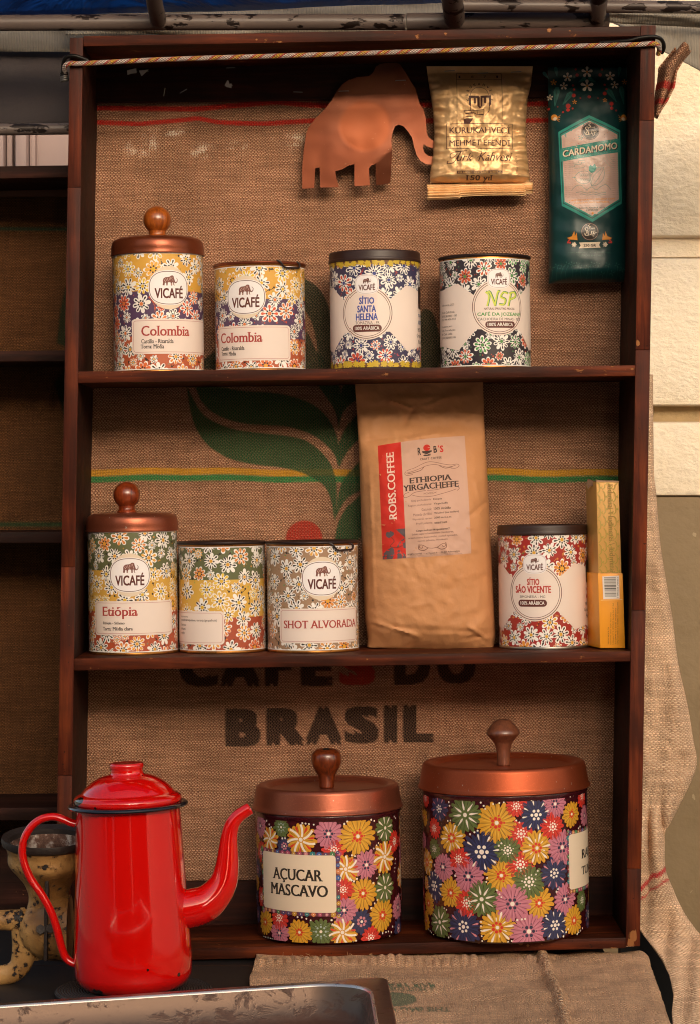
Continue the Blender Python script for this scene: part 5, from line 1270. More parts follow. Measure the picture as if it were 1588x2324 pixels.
# label box: local units 0..442 across, 0..590 down, warped to the picked corners
def W4(c00, c10, c11, c01, w_, h_):
    def f(a, b):
        s_, t_ = a/w_, -b/h_; x = (c00[0]*(1-s_)+c10[0]*s_)*(1-t_)+(c01[0]*(1-s_)+c11[0]*s_)*t_; y = (c00[1]*(1-s_)+c10[1]*s_)*(1-t_)+(c01[1]*(1-s_)+c11[1]*s_)*t_
        y -= 9*math.sin(PI*min(1, s_*1.0))*(1-t_)*.8; return (kX(x), -kY(y))
    return f
# local crop (1450,1700) at .3149: panel from 183,270 / 1280,140 / 1340,1612 / 240,1690
SX = .3149/.78715; cc = lambda a, b: ((1450+a*.3149-1350)/.78715, (1700+b*.3149-1450)/.78715)
Q.xf = W4(cc(183, 268), cc(1280, 142), cc(1342, 1612), cc(240, 1690), 1100, 1450)
REDL = lin('#c8241a'); LAB = lin('#caa08c'); GRY = lin('#5a4c52'); TX2 = lin('#3a2624')
def grid_rect(x0, y0, x1, y1, col, lay, n=10):
    for i in range(n): Q.rect(x0+(x1-x0)*i/n, -y1, x0+(x1-x0)*(i+1)/n, -y0, col, lay)
grid_rect(0, 0, 290, 1450, REDL, 1, 6); grid_rect(290, 0, 1100, 1450, LAB, 1, 10)
grid_rect(0, 1080, 290, 1450, lin('#c8241a'), 1.5, 6)
for pg in ([(175, 1080), (290, 1080), (290, 1200), (240, 1150)], [(60, 1110), (110, 1095), (150, 1120), (150, 1150), (120, 1170), (90, 1185), (60, 1170), (50, 1140)], [(0, 1430), (10, 1380), (60, 1330), (120, 1300), (145, 1330), (150, 1400), (120, 1450), (0, 1450)],
           [(180, 1300), (230, 1230), (290, 1190), (290, 1210), (240, 1250), (200, 1310)], [(180, 1450), (175, 1380), (200, 1330), (235, 1370), (280, 1400), (290, 1450)], [(255, 1260), (290, 1240), (290, 1330), (262, 1320)]):
    Q.poly([(a, -b) for a, b in pg][::-1], GRY, 2)
Q.loop([(a, -b) for a, b in catmull([(120, 1180), (150, 1230), (100, 1290), (190, 1310), (250, 1290)], 4)], 12, lin('#8a2a22'), 2.4, closed=False); Q.loop([(a, -b) for a, b in catmull([(205, 1330), (240, 1400), (290, 1420)], 4)], 10, lin('#c8503c'), 2.4, closed=False)
def ktext(s, x0, y0, x1, y1, col, lay=3, **kw): Q.text(s, x0, -y1, x1, -y0, col, lay, **kw)
# vertical lettering on the red strip
tr, (ba, bb, bc, bd) = text_tris('ROBS.COFFEE', serif=True, bold=-.022, res=3)
for t in tr: Q.add([(195-(p[1]-bb)/(bd-bb)*95, -960+(p[0]-ba)/(bc-ba)*850) for p in t][::1], lin('#e8c9b8'), 3)
ktext('R', 495, 100, 535, 195, TX2, bold=.03); ktext('B', 695, 100, 740, 185, TX2, bold=.03); ktext('’', 752, 95, 766, 125, REDL, bold=.03); ktext('S', 775, 100, 820, 185, REDL, bold=.03)
Q.ell(612, -112, 44, 40, REDL, 3.5, 24); Q.loop([(a, -b) for a, b in catmull([(578, 105), (605, 118), (622, 108), (648, 116)], 4)], 7, LAB, 4, closed=False)
Q.add([(612+62*math.cos(a*PI/12), -150+50*math.sin(a*PI/12)) for a in range(12, 25)], TX2, 3.2); Q.ell(612, -205, 50, 10, TX2, 3.1, 20); Q.loop([(a, -b) for a, b in catmull([(560, 178), (612, 195), (665, 172)], 4)], 7, LAB, 4, closed=False)
ktext('CRAFT COFFEE', 520, 235, 790, 262, TX2, bold=.02, space=1.25)
def orn(pts, w_=5): Q.loop([(a, -b) for a, b in catmull(pts, 5)], w_, lin('#6e4438'), 3, closed=False)
orn([(420, 425), (350, 430), (320, 405), (350, 370), (450, 345), (540, 310), (620, 290), (700, 300), (800, 330), (900, 350), (980, 345), (1005, 370), (960, 395), (900, 390)]); orn([(340, 400), (430, 385), (520, 360), (600, 335), (700, 330), (790, 355), (860, 375), (960, 360)]); orn([(355, 410), (420, 405), (520, 385), (560, 350)], 7); orn([(760, 350), (830, 385), (920, 375)], 7)
ktext('ETHIOPIA', 375, 465, 905, 535, TX2, bold=.035, serif=True); ktext('YIRGACHEFFE', 285, 550, 985, 625, TX2, bold=.035, serif=True)
orn([(360, 640), (300, 660), (300, 700), (360, 690), (430, 650), (560, 640), (700, 640), (830, 620), (930, 610), (990, 640), (960, 670)]); orn([(400, 680), (500, 710), (640, 715), (760, 695), (880, 670), (950, 650)]); orn([(540, 670), (580, 685), (620, 668), (660, 683), (700, 665)], 3); orn([(540, 685), (580, 668), (620, 685), (660, 666), (700, 682)], 3)
rows = [('Kraj pochodzenia:', 'Etiopia', 385, 110), ('Region pochodzenia:', 'Yirgacheffe', 340, 180), ('Gatunek:', '100% Arabika', 505, 212), ('Metoda obróbki:', 'Washed (na mokro)', 400, 310), ('Wysokość upraw:', '2000 m n.p.m.', 385, 220), ('Profil palenia:', 'omniroast', 430, 160)]
for k, (a, b, xa, wb) in enumerate(rows):
    y = 738+k*57; ktext(a, xa, y, 632, y+33, lin('#6a4640'), bold=-.005); ktext(b, 655, y+3, 655+wb, y+32, TX2, bold=.015, serif=True)
ktext('Czego możesz się spodziewać?', 425, 1108, 840, 1142, TX2, bold=.02)
for k, (s, xa, xb) in enumerate((('Lekki napar o kwiatowym charakterze,', 375, 890), ('umiarkowanej kwasowości i nutach cytrusów,', 325, 935), ('moreli, jaśminu, brzoskwini.', 440, 815))): ktext(s, xa, 1152+k*42, xb, 1182+k*42, lin('#5a3a34'), bold=.005)
for sx in (-1, 1): orn([(620, 1350), (620+sx*60, 1340), (620+sx*110, 1310), (620+sx*150, 1300), (620+sx*160, 1330), (620+sx*130, 1340), (620+sx*125, 1320)], 6); orn([(620+sx*60, 1345), (620+sx*110, 1370), (620+sx*170, 1350), (620+sx*165, 1290)], 8)
ktext("ROB'S COFFEE  •  ul. Daniela 8  •  05-825 Adamowizna", 310, 1378+18, 955, 1395+22, TX2, bold=.015); ktext('Termin przydatności do spożycia podany na spodzie', 335, 1420, 935, 1434, lin('#5a3a34')); ktext('opakowania. Przechowywać w suchym i chłodnym miejscu.', 285, 1436, 985, 1448, lin('#5a3a34'))
kraft.decal('paper_label', Q, M['matte'], 6.0)

# ---------------------------------------------------------------- tall carton
bs = .2075; bX = lambda a: 1248.2+a*bs; bY = lambda b: 1049.6+b*bs      # crop (2200,1850) scale .3656
ct = empty('carton_box', P(bX(680), bY(2040), .06)); tag(ct, 'narrow upright carton, patterned gold above, yellow with a barcode below', 'box')
gold_c = simple('gold patterned board', '#cf9c52', .45, .15, .12, 50); yel_c = simple('yellow printed board', '#ee9a1c', .4, 0, .1, 30, coat=.2); side_c = simple('brown board side', '#5a3a1c', .6)
y0c = .035
def skewbox(name, quad, dx, dy, mat):
    f = [P(bX(a), bY(b), y0c) for a, b in quad]; return adopt(from_bm(name, prism_bm(f, (dx, dy, 0), .0005), mat, sharp=30), ct)
skewbox('inner_carton', [(500, 215), (744, 215), (775, 1225), (524, 1225)], -.008, .045, gold_c); y0c = .034
skewbox('outer_sleeve', [(517, 1215), (788, 1213), (815, 2030), (543, 2030)], -.010, .047, yel_c)
fl = from_bm('torn_flap', prism_bm([P(bX(a), bY(b), .034) for a, b in [(500, 214), (505, 198), (600, 205), (700, 206), (748, 209), (744, 216), (620, 213)]][::-1], (0, .012, .001)), simple('raw board edge', '#b08a68', .8), smooth=False); adopt(fl, ct)
fl = from_bm('torn_flap', prism_bm([P(bX(a), bY(b), .05) for a, b in [(498, 215), (410, 182), (385, 235), (412, 295), (430, 260), (498, 260)]][::1], (-.0, .001, .0005)), side_c, smooth=False); adopt(fl, ct)
Q = Print(); b_ = lambda a, c: (bX(a), -bY(c))
def flatmap(y): return lambda u, v, h, mu: tuple(P(u, -v, y-h))
GP = lin('#b39a3c')
edge = lambda y: (500+(y-215)*.0238, 744+(y-215)*.031)
rng = random.Random(6)
for k in range(15):
    for m_ in range(4):
        y = 240+k*68+(m_ % 2)*30; l, r_ = edge(y); x = l+14+m_*(r_-l-20)/4; s_ = 1 if (k+m_) % 2 else -1
        pts_ = [(x, y+24*s_), (x+22, y), (x+22, y-26*s_), (x+48, y-44*s_)]
        pts_ = [(min(max(a, l+4), r_-4), min(max(c, 222), 1205)) for a, c in pts_]
        Q.loop([b_(*p) for p in pts_], 9*bs, GP, 1, closed=False)
tr, (ba, bb, bc, bd) = text_tris('istambul / istambul / istambul', bold=.01)
for t in tr: Q.add([(bX(622)+(p[1]-bb)/(bd-bb)*60*bs+((1-(p[0]-ba)/(bc-ba)))*26*bs, -bY(240)-(1-(p[0]-ba)/(bc-ba))*960*bs) for p in t], lin('#9c7a34'), 2)
Q.add([b_(565, 1246), b_(748, 1238), b_(754, 1488), b_(576, 1496)][::-1], lin('#e8dcd2'), 3)
rng = random.Random(9); yy = 1258
while yy < 1476:
    w_ = rng.choice((3, 3, 6, 9)); f = (yy-1246)/250; Q.add([b_(583+12*f, yy), b_(712+8*f, yy), b_(712+8*f, yy+w_), b_(583+12*f, yy+w_)][::-1], lin('#1e1a1a'), 4); yy += w_+rng.choice((4, 6, 9))
tr, (ba, bb, bc, bd) = text_tris('7 896026 700351')
for t in tr: Q.add([(bX(742)-(p[1]-bb)/(bd-bb)*16*bs, -bY(1482)+(p[0]-ba)/(bc-ba)*225*bs) for p in t], lin('#1e1a1a'), 4)
Q.add([b_(548, 1504), b_(785, 1498), b_(785, 1502), b_(548, 1508)][::-1], lin('#f0d8a0'), 3)
for k, (s, top_) in enumerate((('THEODORO SAAD & CIA. LTDA.', 1800), ('Indústria brasileira   Istambul   Gergelim   Tâmara   Damasco', 1640), ('R. Anhangabaú, 117 / 93 - CEP 01026-010   Bairro: São Paulo - SP - Brasil', 1540), ('Tel. 11 2294-4900   Fax 11 2915-1353   www.istambul.com.br', 1590), ('C.N.P.J. 61.227.779/0001-91  I.E. 109.608.863.117   VALIDADE 2 ANOS', 1525))):
    tr, (ba, bb, bc, bd) = text_tris(s)
    for t in tr: Q.add([(bX(640+k*26)-(p[1]-bb)/(bd-bb)*15*bs, -bY(1990)+(p[0]-ba)/(bc-ba)*(1990-top_)*bs) for p in t], lin('#4a3010'), 3)
adopt(Q.build('printed_lettering', M['paper'], flatmap(.0339)), ct)

# ---------------------------------------------------------------- red coffee pot
def enamel(name, col, chips):
    b = NB(name); v = b.coord(); n = b.noise(v, 14, 3); c = lin(col)
    base = b.mix(n, tuple(x*.9 for x in c), tuple(min(1, x*1.08) for x in c)); s = b.new('ShaderNodeSeparateXYZ'); b.link(v, s.inputs[0])
    wn = b.noise(v, 130, 4, .6); tot = None
    for p, r in chips:
        dv = b.new('ShaderNodeVectorMath', operation='DISTANCE'); b.link(v, dv.inputs[0]); dv.inputs[1].default_value = p
        d = b.math('MULTIPLY_ADD', wn, r*1.7, b.math('SUBTRACT', dv.outputs['Value'], r*.85)); m = b.math('LESS_THAN', d, r); tot = m if tot is None else b.math('MAXIMUM', tot, m)
    sp = b.math('GREATER_THAN', b.noise(v, 260, 1), .80); 
    if tot is not None: base = b.mix(tot, base, (.012, .008, .008))
    base = b.mix(b.math('MULTIPLY', sp, .5), base, (.12, .03, .02))
    wav = b.noise(b.mapping(v, (1, 1, .12)), 60, 2)
    return b.set(base=base, rough=.1, coat=.8, coatr=.03, spec=.5, normal=b.bump(wav, .0006, .6, b.bump(b.noise(v, 18, 1), .0004)))
YK = -.19; sK = (D+YK)/D*K
kb = P(305, 2243, YK); pot = empty('coffee_pot', kb, (0, R(-1.9), 0)); tag(pot, 'tall red enamel coffee pot with domed lid, long curved spout and thin handle', 'coffee pot')
MK = (Matrix.Translation(kb) @ Matrix.Rotation(R(-1.9), 4, 'Y')).inverted()
loc = lambda px, py, y=YK: tuple(MK @ P(px, py, y))
chp = [((-.052, -.028, .205), .009), ((-.056, -.018, .198), .005), ((-.036, -.045, .003), .008), ((-.03, -.048, .002), .004), ((.028, -.02, .250), .005), ((.045, -.02, .152), .0018), ((.055, .0, .206), .004), ((.02, -.058, .03), .0016), ((-.01, -.06, .12), .0012), ((.05, -.035, .02), .0022), ((.127, -.005, .125), .0022), ((.138, -.004, .15), .002), ((.159, 0, .197), .0035), ((-.03, -.05, .196), .003), ((.02, -.056, .203), .0022), ((-.108, 0, .16), .003)]
red = enamel('red enamel', '#cc0a05', chp)
navy = simple('dark blue black enamel rim', '#14161c', .22, 0, .2, 60, coat=.5)
Rb, Rtp = 134*sK, 118*sK; hT = (2243-1828)*sK
from_bm('pot_body', lathe_bm(round_prof([(0, .001), (Rb-.012, .001), (Rb-.001, .012), (Rb, .03), (Rtp, hT-.004), (Rtp, hT), (Rtp-.004, hT), (Rtp-.004, hT-.01), (0, hT-.01)], .008, 5), 96), red, pot)
from_bm('rim', lathe_bm([(Rtp+.0045+.0034*math.cos(a*PI/6)*1.3, hT+.001+.0026*math.sin(a*PI/6)) for a in range(13)], 96), navy, pot)
Rl = 123*sK
from_bm('lid', lathe_bm(round_prof([(Rl-.004, hT+.001), (Rl, hT+.0045), (Rl, hT+.0095), (Rl-.004, hT+.0125), (Rl-.008, hT+.0140), (.0475, hT+.0165), (.0440, hT+.0205), (.0385, hT+.0250), (.0320, hT+.0290), (.0245, hT+.0318), (.0185, hT+.0332), (.0172, hT+.0350), (.0168, hT+.0385), (.0180, hT+.0405), (.0183, hT+.0430), (.0172, hT+.0452), (.0135, hT+.0455), (0, hT+.0448)], .0035, 4), 96), red, pot, sharp=50)
sp = [(1090, 1120, 118), (1150, 1112, 118), (1240, 1085, 112), (1310, 1025, 97), (1355, 950, 84), (1375, 860, 72), (1382, 760, 60), (1388, 680, 51), (1405, 610, 45), (1440, 558, 41), (1485, 525, 39), (1516, 507, 38)]
pth = catmull([(a*.375, b*.375+1644.9, r*.375*sK) for a, b, r in sp], 6)
path = [loc(a, b) for a, b, r in pth]; rad = [r for *_, r in pth]
bmS = tube_bm([(x, y, z) for x, y, z in path], rad, 28, caps=False)
o = from_bm('spout', bmS, red, pot, sharp=80); md = o.modifiers.new('thickness', 'SOLIDIFY'); md.thickness = .0012; md.offset = -1
hp = [(460, 600), (425, 590), (395, 576), (330, 557), (250, 572), (185, 625), (143, 710), (142, 810), (185, 925), (250, 1020), (308, 1125), (345, 1230), (370, 1330), (395, 1400), (425, 1432), (462, 1447)]
from_bm('handle', tube_bm([loc(a*.375, b*.375+1644.9) for a, b in catmull(hp, 6)], .0043, 16, flat=1.35, up=(0, 0, 1)), red, pot)

# coaster and dark tray
rub = NB('ridged black rubber'); rv = rub.coord(); rs = rub.new('ShaderNodeSeparateXYZ'); rub.link(rv, rs.inputs[0])
rd_ = rub.math('SQRT', rub.math('ADD', rub.math('MULTIPLY', rs.outputs[0], rs.outputs[0]), rub.math('MULTIPLY', rs.outputs[1], rs.outputs[1])))
rub.set(base=rub.mix(rub.noise(rv, 60, 4), lin('#1f1a19'), lin('#3d3532')), rough=.6, spec=.35, normal=rub.bump(rub.math('SINE', rub.math('MULTIPLY', rd_, 2200)), .0006))
TZ = kb.z
cs = empty('coaster', (kb.x+.0, YK, TZ-.0075)); tag(cs, 'round black ridged mat under the red coffee pot', 'mat')
from_bm('mat_disc', lathe_bm(round_prof([(0, 0), (.078, 0), (.083, .002), (.0835, .0055), (.081, .0074), (.078, .0066), (.001, .0066), (0, .0066)], .0008, 2), 96), rub.m, cs)
cs.scale = (1, 1, 1)
TT = TZ-.0085
trm = NB('dark brown enamel tray'); tv = trm.coord(); tsp = trm.step(trm.noise(tv, 420, 2, .6), .68, .72)
trm.set(base=trm.mix(tsp, trm.mix(trm.noise(tv, 12, 3), lin('#1c100c'), lin('#3a261c')), lin('#8a7a6a')), rough=.28, spec=.5, normal=trm.bump(trm.noise(tv, 30, 3), .001))
ty = empty('shallow_tray', (-.16, -.16, TT-.004)); tag(ty, 'shallow dark brown tray with rounded corner under the mat and the grinder', 'tray')
def rrz(x0, y0, x1, y1, r, z, n=8): return [(a, b, z) for a, b in rr(x0, y0, x1, y1, r, n)]
def loft(rings, bm=None, cap=True):
    bm = bm or bmesh.new(); L = [[bm.verts.new(p) for p in r] for r in rings]; n = len(L[0])
    for a, b in zip(L, L[1:]):
        for i in range(n): bm.faces.new((a[i], a[(i+1) % n], b[(i+1) % n], b[i]))
    if cap: bm.faces.new(list(reversed(L[0]))); bm.faces.new(L[-1])
    return bm
def trays(x0, y0, x1, y1, z, h, r, t=.002):
    return loft([rrz(x0+.004, y0+.004, x1-.004, y1-.004, r-.004, z), rrz(x0, y0, x1, y1, r, z+.003), rrz(x0, y0, x1, y1, r, z+h), rrz(x0+t, y0+t, x1-t, y1-t, r-t, z+h), rrz(x0+t+.003, y0+t+.003, x1-t-.003, y1-t-.003, r-t-.003, z+h-.003)])
adopt(from_bm('tray_dish', trays(-.62, -.36, -.098, -.022, TT-.012, .0125, .03), trm.m, sharp=50), ty)

# ---------------------------------------------------------------- table and table hessian
TBZ = EYE-(2169-1100)*K-.0005     # top of the cloth at the shelf front, roughly
tb = empty('table', (-.1, -.15, TBZ-.03)); tag(tb, 'dark stall table hidden under hessian and trays', 'table')
tm = simple('dark table top', '#16110f', .55, 0, .3, 20)
adopt(from_bm('table_top', box_bm((-.2, -.1, TBZ-.026), (.99, .75, .04), .003), tm), tb)
for x in (-.66, .25):
    for y in (-.43, .23): adopt(from_bm('leg', box_bm((x, y, (TBZ-.047)/2), (.045, .045, TBZ-.047), .002), tm), tb)
def edge_x(y):   # right-hand edge of the cloth, as seen
    return float(np.interp(y, [2100, 2139, 2153, 2229, 2281, 2324, 2420, 2600], [1445, 1450, 1466, 1486, 1507, 1521, 1545, 1570]))
tshapes = []; rot = lambda tris, cx_, cy_: [[(2*cx_-a, 2*cy_-b) for a, b in t] for t in tris]
TG = lin('#2f5f48')
tshapes.append((rot(text_px('FAIR TRADE', 846, 2232, 984, 2241, bold=.03), 915, 2238), TG, .8)); tshapes.append((rot(text_px('A MUST FOR ALL', 846, 2243, 984, 2253, bold=.03), 915, 2248), TG, .65))
tshapes.append((tess([(897+47*math.cos(a*PI/16), 2272+16*math.sin(a*PI/16)) for a in range(32)]), TG, .72)); tshapes.append((rot(text_px('THIS BAG WAS', 840, 2290, 1018, 2300, bold=.03), 930, 2295), TG, .7))
NUt, NVt = 300, 150
def tpos(s, t):
    # t: 0 at the back under the shelf, 1 at the front; s: 0 left .. 1 right edge
    y = .03-.66*t; sc = (D+y)/D; z0 = TBZ-.001
    py = CY+(EYE-z0)/(K*sc); xr = edge_x(py); xl = 575+8*math.sin(py*.05)
    px = xl+(xr-xl)*s; x = (px-CX)*K*sc
    z = z0+.0065*fbm(x*1000, y*1000, .011, 3)+.0012*fbm(x*1000, y*1000, .05, 2)
    # bunched hem by the shelf and the sewn seam
    seam = float(np.interp(py, [2172, 2212, 2267, 2324, 2600], [1229, 1240, 1265, 1281, 1330])); d = (px-seam)/10
    z += .0075*math.exp(-d*d)*(1 if py > 2168 else 0)*(1+.22*math.sin(py*1.5))
    hem = (py-2188)/7
    if px < 1215: z += .0055*math.exp(-hem*hem)*(1+.3*math.sin(px*.3)+.5*math.sin(px*.037))
    z += .004*math.exp(-((px-1150)/60)**2-((py-2200)/10)**2)
    z -= .007*max(0, (s-.975)/.025)**2
    return (x, y, z)
TP = [tpos(i/NUt, j/NVt) for j in range(NVt+1) for i in range(NUt+1)]
tink = np.zeros(((NVt+1)*(NUt+1), 4), np.float32)
gxx = np.linspace(820, 1050, 240); gyy = np.linspace(2215, 2324, 200); tr_ = raster(tshapes, gxx, gyy)
for n, p in enumerate(TP):
    sc = (D+p[1])/D*K; px = CX+p[0]/sc; py = CY+(EYE-p[2])/sc; i = int((px-820)/(230/239)); j = int((py-2215)/(109/199))
    if 0 <= i < 240 and 0 <= j < 200: tink[n] = tr_[j, i]
th = sheet('table_hessian', NUt, NVt, tpos, M['burlap_table'], .0021, tink); th.modifiers.new('thickness', 'SOLIDIFY').thickness = .002; th.modifiers[0].offset = -1
tag(th, 'brown hessian sacking over the table, with a sewn seam and faded green print', 'cloth')
# loose jute fibres along the hem and seam
rng = random.Random(12); bmf = bmesh.new()
for k in range(210):
    if k < 150: px, py, y = rng.uniform(585, 1440), rng.uniform(2166, 2192), None
    elif k < 211: t = rng.random(); px, py = 1229+52*t+rng.uniform(-8, 8), 2176+148*t
    else: t = rng.random(); py = 2150+174*t; px = edge_x(py)+rng.uniform(-6, 3)
    h_ = EYE-TBZ-.003; sc = h_/((py-CY)*K); y = sc*D-D; a = rng.uniform(0, PI); L = rng.uniform(.003, .009)
    p0 = Vector(((px-CX)*K*sc, y, TBZ+.001)); d1 = Vector((math.cos(a), -.4, rng.uniform(.1, .9)))*L*.5
    tube_bm([p0, p0+d1+Vector((0, 0, L*.15)), p0+d1*2+Vector((rng.uniform(-.3, .3)*L, 0, -L*.1))], .00022, 3, bmf, caps=False)
ff_ = from_bm('loose_fibres', bmf, simple('jute fibre', '#b8926a', .9)); tag(ff_, 'short frayed jute fibres sticking out of the table cloth hem', 'fibres', kind='stuff')

# steel pan in front
stl = NB('brushed steel pan'); sv = stl.coord(); sn = stl.noise(stl.mapping(sv, (1, 8, 8)), 60, 3)
stl.set(base=stl.mix(sn, lin('#6e5a50'), lin('#8f786c')), metal=.9, rough=stl.math('MULTIPLY_ADD', sn, .15, .22), normal=stl.bump(stl.noise(sv, 50, 3), .0004))
crust = NB('steel with dried batter'); cv = crust.coord(); c1 = crust.noise(crust.mapping(cv, (1, 1, 1.6)), 26, 5, .65, .6); c2 = crust.noise(cv, 90, 4)
cm = crust.step(crust.math('ADD', c1, crust.math('MULTIPLY', c2, .15)), .56, .68)
cs2 = crust.new('ShaderNodeSeparateXYZ'); crust.link(cv, cs2.inputs[0]); low = crust.step(crust.math('MULTIPLY_ADD', c1, .02, cs2.outputs[2]), -.012, -.022)
cmm = crust.math('MAXIMUM', crust.math('MULTIPLY', cm, .75), crust.math('MULTIPLY', low, .9))
crust.set(base=crust.mix(cmm, lin('#6f5a4d'), crust.mix(c2, lin('#331a10'), lin('#5f3826'))), metal=crust.math('SUBTRACT', .85, crust.math('MULTIPLY', cmm, .8)), rough=crust.math('MULTIPLY_ADD', cmm, .3, .38), normal=crust.bump(cmm, .0004))
yp = -.46; zr = EYE-(2216-1100)*K*(D+yp)/D
pan = empty('steel_pan', (.0345, yp, zr), (0, R(-3.6), R(1.5))); tag(pan, 'rectangular stainless steel food pan with dried brown residue, at the front edge of the picture', 'pan')
Wp, Dp = .56, .32; Z = 0
bmP = loft([rrz(-Wp, -Dp, -.0, 0, .012, -.012), rrz(-Wp, -Dp, 0, 0, .012, -.001), rrz(-Wp+.0015, -Dp+.0015, -.0015, -.0015, .012, .0), rrz(-Wp+.055, -Dp+.02, -.0155, -.0165, .055, .0)], cap=False)
from_bm('rim', bmP, stl.m, pan, sharp=40)
from_bm('rolled_lip', loft([rrz(-Wp+.055, -Dp+.02, -.0155, -.0165, .055, .0), rrz(-Wp+.0556, -Dp+.0206, -.0164, -.0171, .055, .0012), rrz(-Wp+.0563, -Dp+.0213, -.0174, -.0178, .055, .0010), rrz(-Wp+.057, -Dp+.022, -.0185, -.0185, .055, -.0012)], cap=False), simple('lip highlight steel', '#d8ccc4', .28, .85, .08), pan, sharp=None)  # paler steel on the lip: its bright highlight is put into the colour
bmP = loft([rrz(-Wp+.057, -Dp+.022, -.0185, -.0185, .055, -.0012), rrz(-Wp+.059, -Dp+.024, -.0205, -.0205, .053, -.006), rrz(-Wp+.064, -Dp+.03, -.026, -.026, .05, -.028), rrz(-Wp+.075, -Dp+.04, -.036, -.036, .045, -.034)], cap=False)
bmP.faces.new([v for v in list(bmP.verts)[-len(rr(0, 0, 1, 1, .1, 8)):]])
from_bm('basin', bmP, crust.m, pan, sharp=50)

# ---------------------------------------------------------------- iron grinder behind the pot
chipm = NB('chipped tan paint over iron'); hv = chipm.coord(); h1 = chipm.noise(hv, 45, 5, .7); h2 = chipm.noise(hv, 14, 3); h3 = chipm.noise(hv, 150, 3, .6)
hm = chipm.step(chipm.math('ADD', chipm.math('MULTIPLY', h1, .6), chipm.math('MULTIPLY', h3, .4)), .565, .59)
tan = chipm.mix(chipm.step(h2, .35, .65), lin('#6e4820'), lin('#b08650')); tan = chipm.mix(chipm.step(chipm.math('ADD', chipm.math('MULTIPLY', h3, .5), chipm.math('MULTIPLY', h1, .5)), .5, .62), tan, lin('#5c3a1c'))
chipm.set(base=chipm.mix(hm, tan, lin('#1c1512')), rough=.48, spec=.4, normal=chipm.bump(chipm.math('SUBTRACT', h3, hm), .0012))
ironm = simple('rusty dark iron', '#2a201c', .55, .3, .3, 60, bump=.0008)
liner = NB('crusty hopper lining'); lv = liner.coord(); ln = liner.noise(lv, 60, 5, .7); liner.set(base=liner.ramp(ln, [(.38, lin('#3a1f16')), (.5, lin('#6a4a3a')), (.6, lin('#b8aca0'))]), rough=.8, normal=liner.bump(ln, .002))
gY0 = -.125; gx_ = lambda a: a*.25; gy_ = lambda b: 1758.75+b*.25
go = P(109, 1905, gY0); gr = empty('grinder', go); tag(gr, 'old iron hand mill with chipped tan paint, half hidden by the coffee pot', 'grinder')
sG = (D+gY0)/D*K; til = R(9)
def funnel(prof, mat, name):
    bm = lathe_bm(prof, 72); bmesh.ops.rotate(bm, verts=bm.verts, cent=(0, 0, 0), matrix=Matrix.Rotation(til*.8, 3, 'X')); return from_bm(name, bm, mat, gr)
ry = 103*sG
funnel([(ry-.004, .002), (ry, .004), (ry+.001, 0), (ry, -.004), (ry-.004, -.0065), (ry-.008, -.005), (ry-.0075, .0005), (ry-.004, .002)], ironm, 'funnel_rim')
funnel(catmull([(ry-.003, -.005), (ry-.006, -.014), (.043, -.026), (.034, -.038), (.0265, -.048), (.0225, -.058), (.0215, -.066), (.024, -.078)], 6), chipm.m, 'funnel')
funnel(catmull([(ry-.007, -.001), (ry-.010, -.014), (.036, -.03), (.02, -.045), (.012, -.06), (0, -.06)], 4), liner.m, 'funnel_lining')
l2 = lambda a, b, y=gY0: tuple(P(gx_(a), gy_(b), y)-go)
bmB = tube_bm([l2(-140, 1318), l2(0, 1318), l2(185, 1318), l2(190, 1318), l2(212, 1318), l2(215, 1320)], [.0105, .0108, .0115, .0135, .0138, .010], 32)
bp = catmull([l2(205, 1318)+(.013,), l2(260, 1340)+(.021,), l2(340, 1372)+(.028,), l2(430, 1390)+(.0335,), l2(560, 1392)+(.0355,), l2(640, 1392)+(.036,)], 5); tube_bm([q[:3] for q in bp], [q[3] for q in bp], 40, bmB)
from_bm('mill_barrel', bmB, chipm.m, gr, sharp=50)
lg = catmull([(262, 1400, .019), (252, 1480, .0175), (230, 1580, .0145), (208, 1670, .0125), (178, 1740, .0115), (115, 1795, .011), (0, 1822, .011), (-80, 1828, .011)], 5)
from_bm('leg', tube_bm([l2(a, b) for a, b, r in lg], [r for *_, r in lg], 28, flat=.7), chipm.m, gr)
lg = catmull([(60, 1400, .012), (20, 1420, .014), (-60, 1440, .014)], 4)
from_bm('foot_casting', prism_bm([Vector(l2(*q)) for q in [(290, 1500), (640, 1490), (640, 1640), (300, 1700), (275, 1610)]][::-1], (0, .02, 0), .004), chipm.m, gr)
fl_ = prism_bm([Vector(l2(a, b, gY0-.0305)) for a, b in [(412, 850), (444, 850), (442, 1160), (408, 1160)]][::-1], (0, .012, 0), .0008)
prism_bm([Vector(l2(a, b, gY0-.0385)) for a, b in [(404, 1150), (438, 1150), (428, 1690), (398, 1690)]][::-1], (0, .014, 0), .0008, fl_)
from_bm('seam_flange', fl_, ironm, gr)
for a, b in ((372, 1400), (462, 1392)): from_bm('bolt', tube_bm([l2(a, b, gY0-.0395), l2(a, b, gY0-.025)], .0052, 6), ironm, gr, smooth=False)

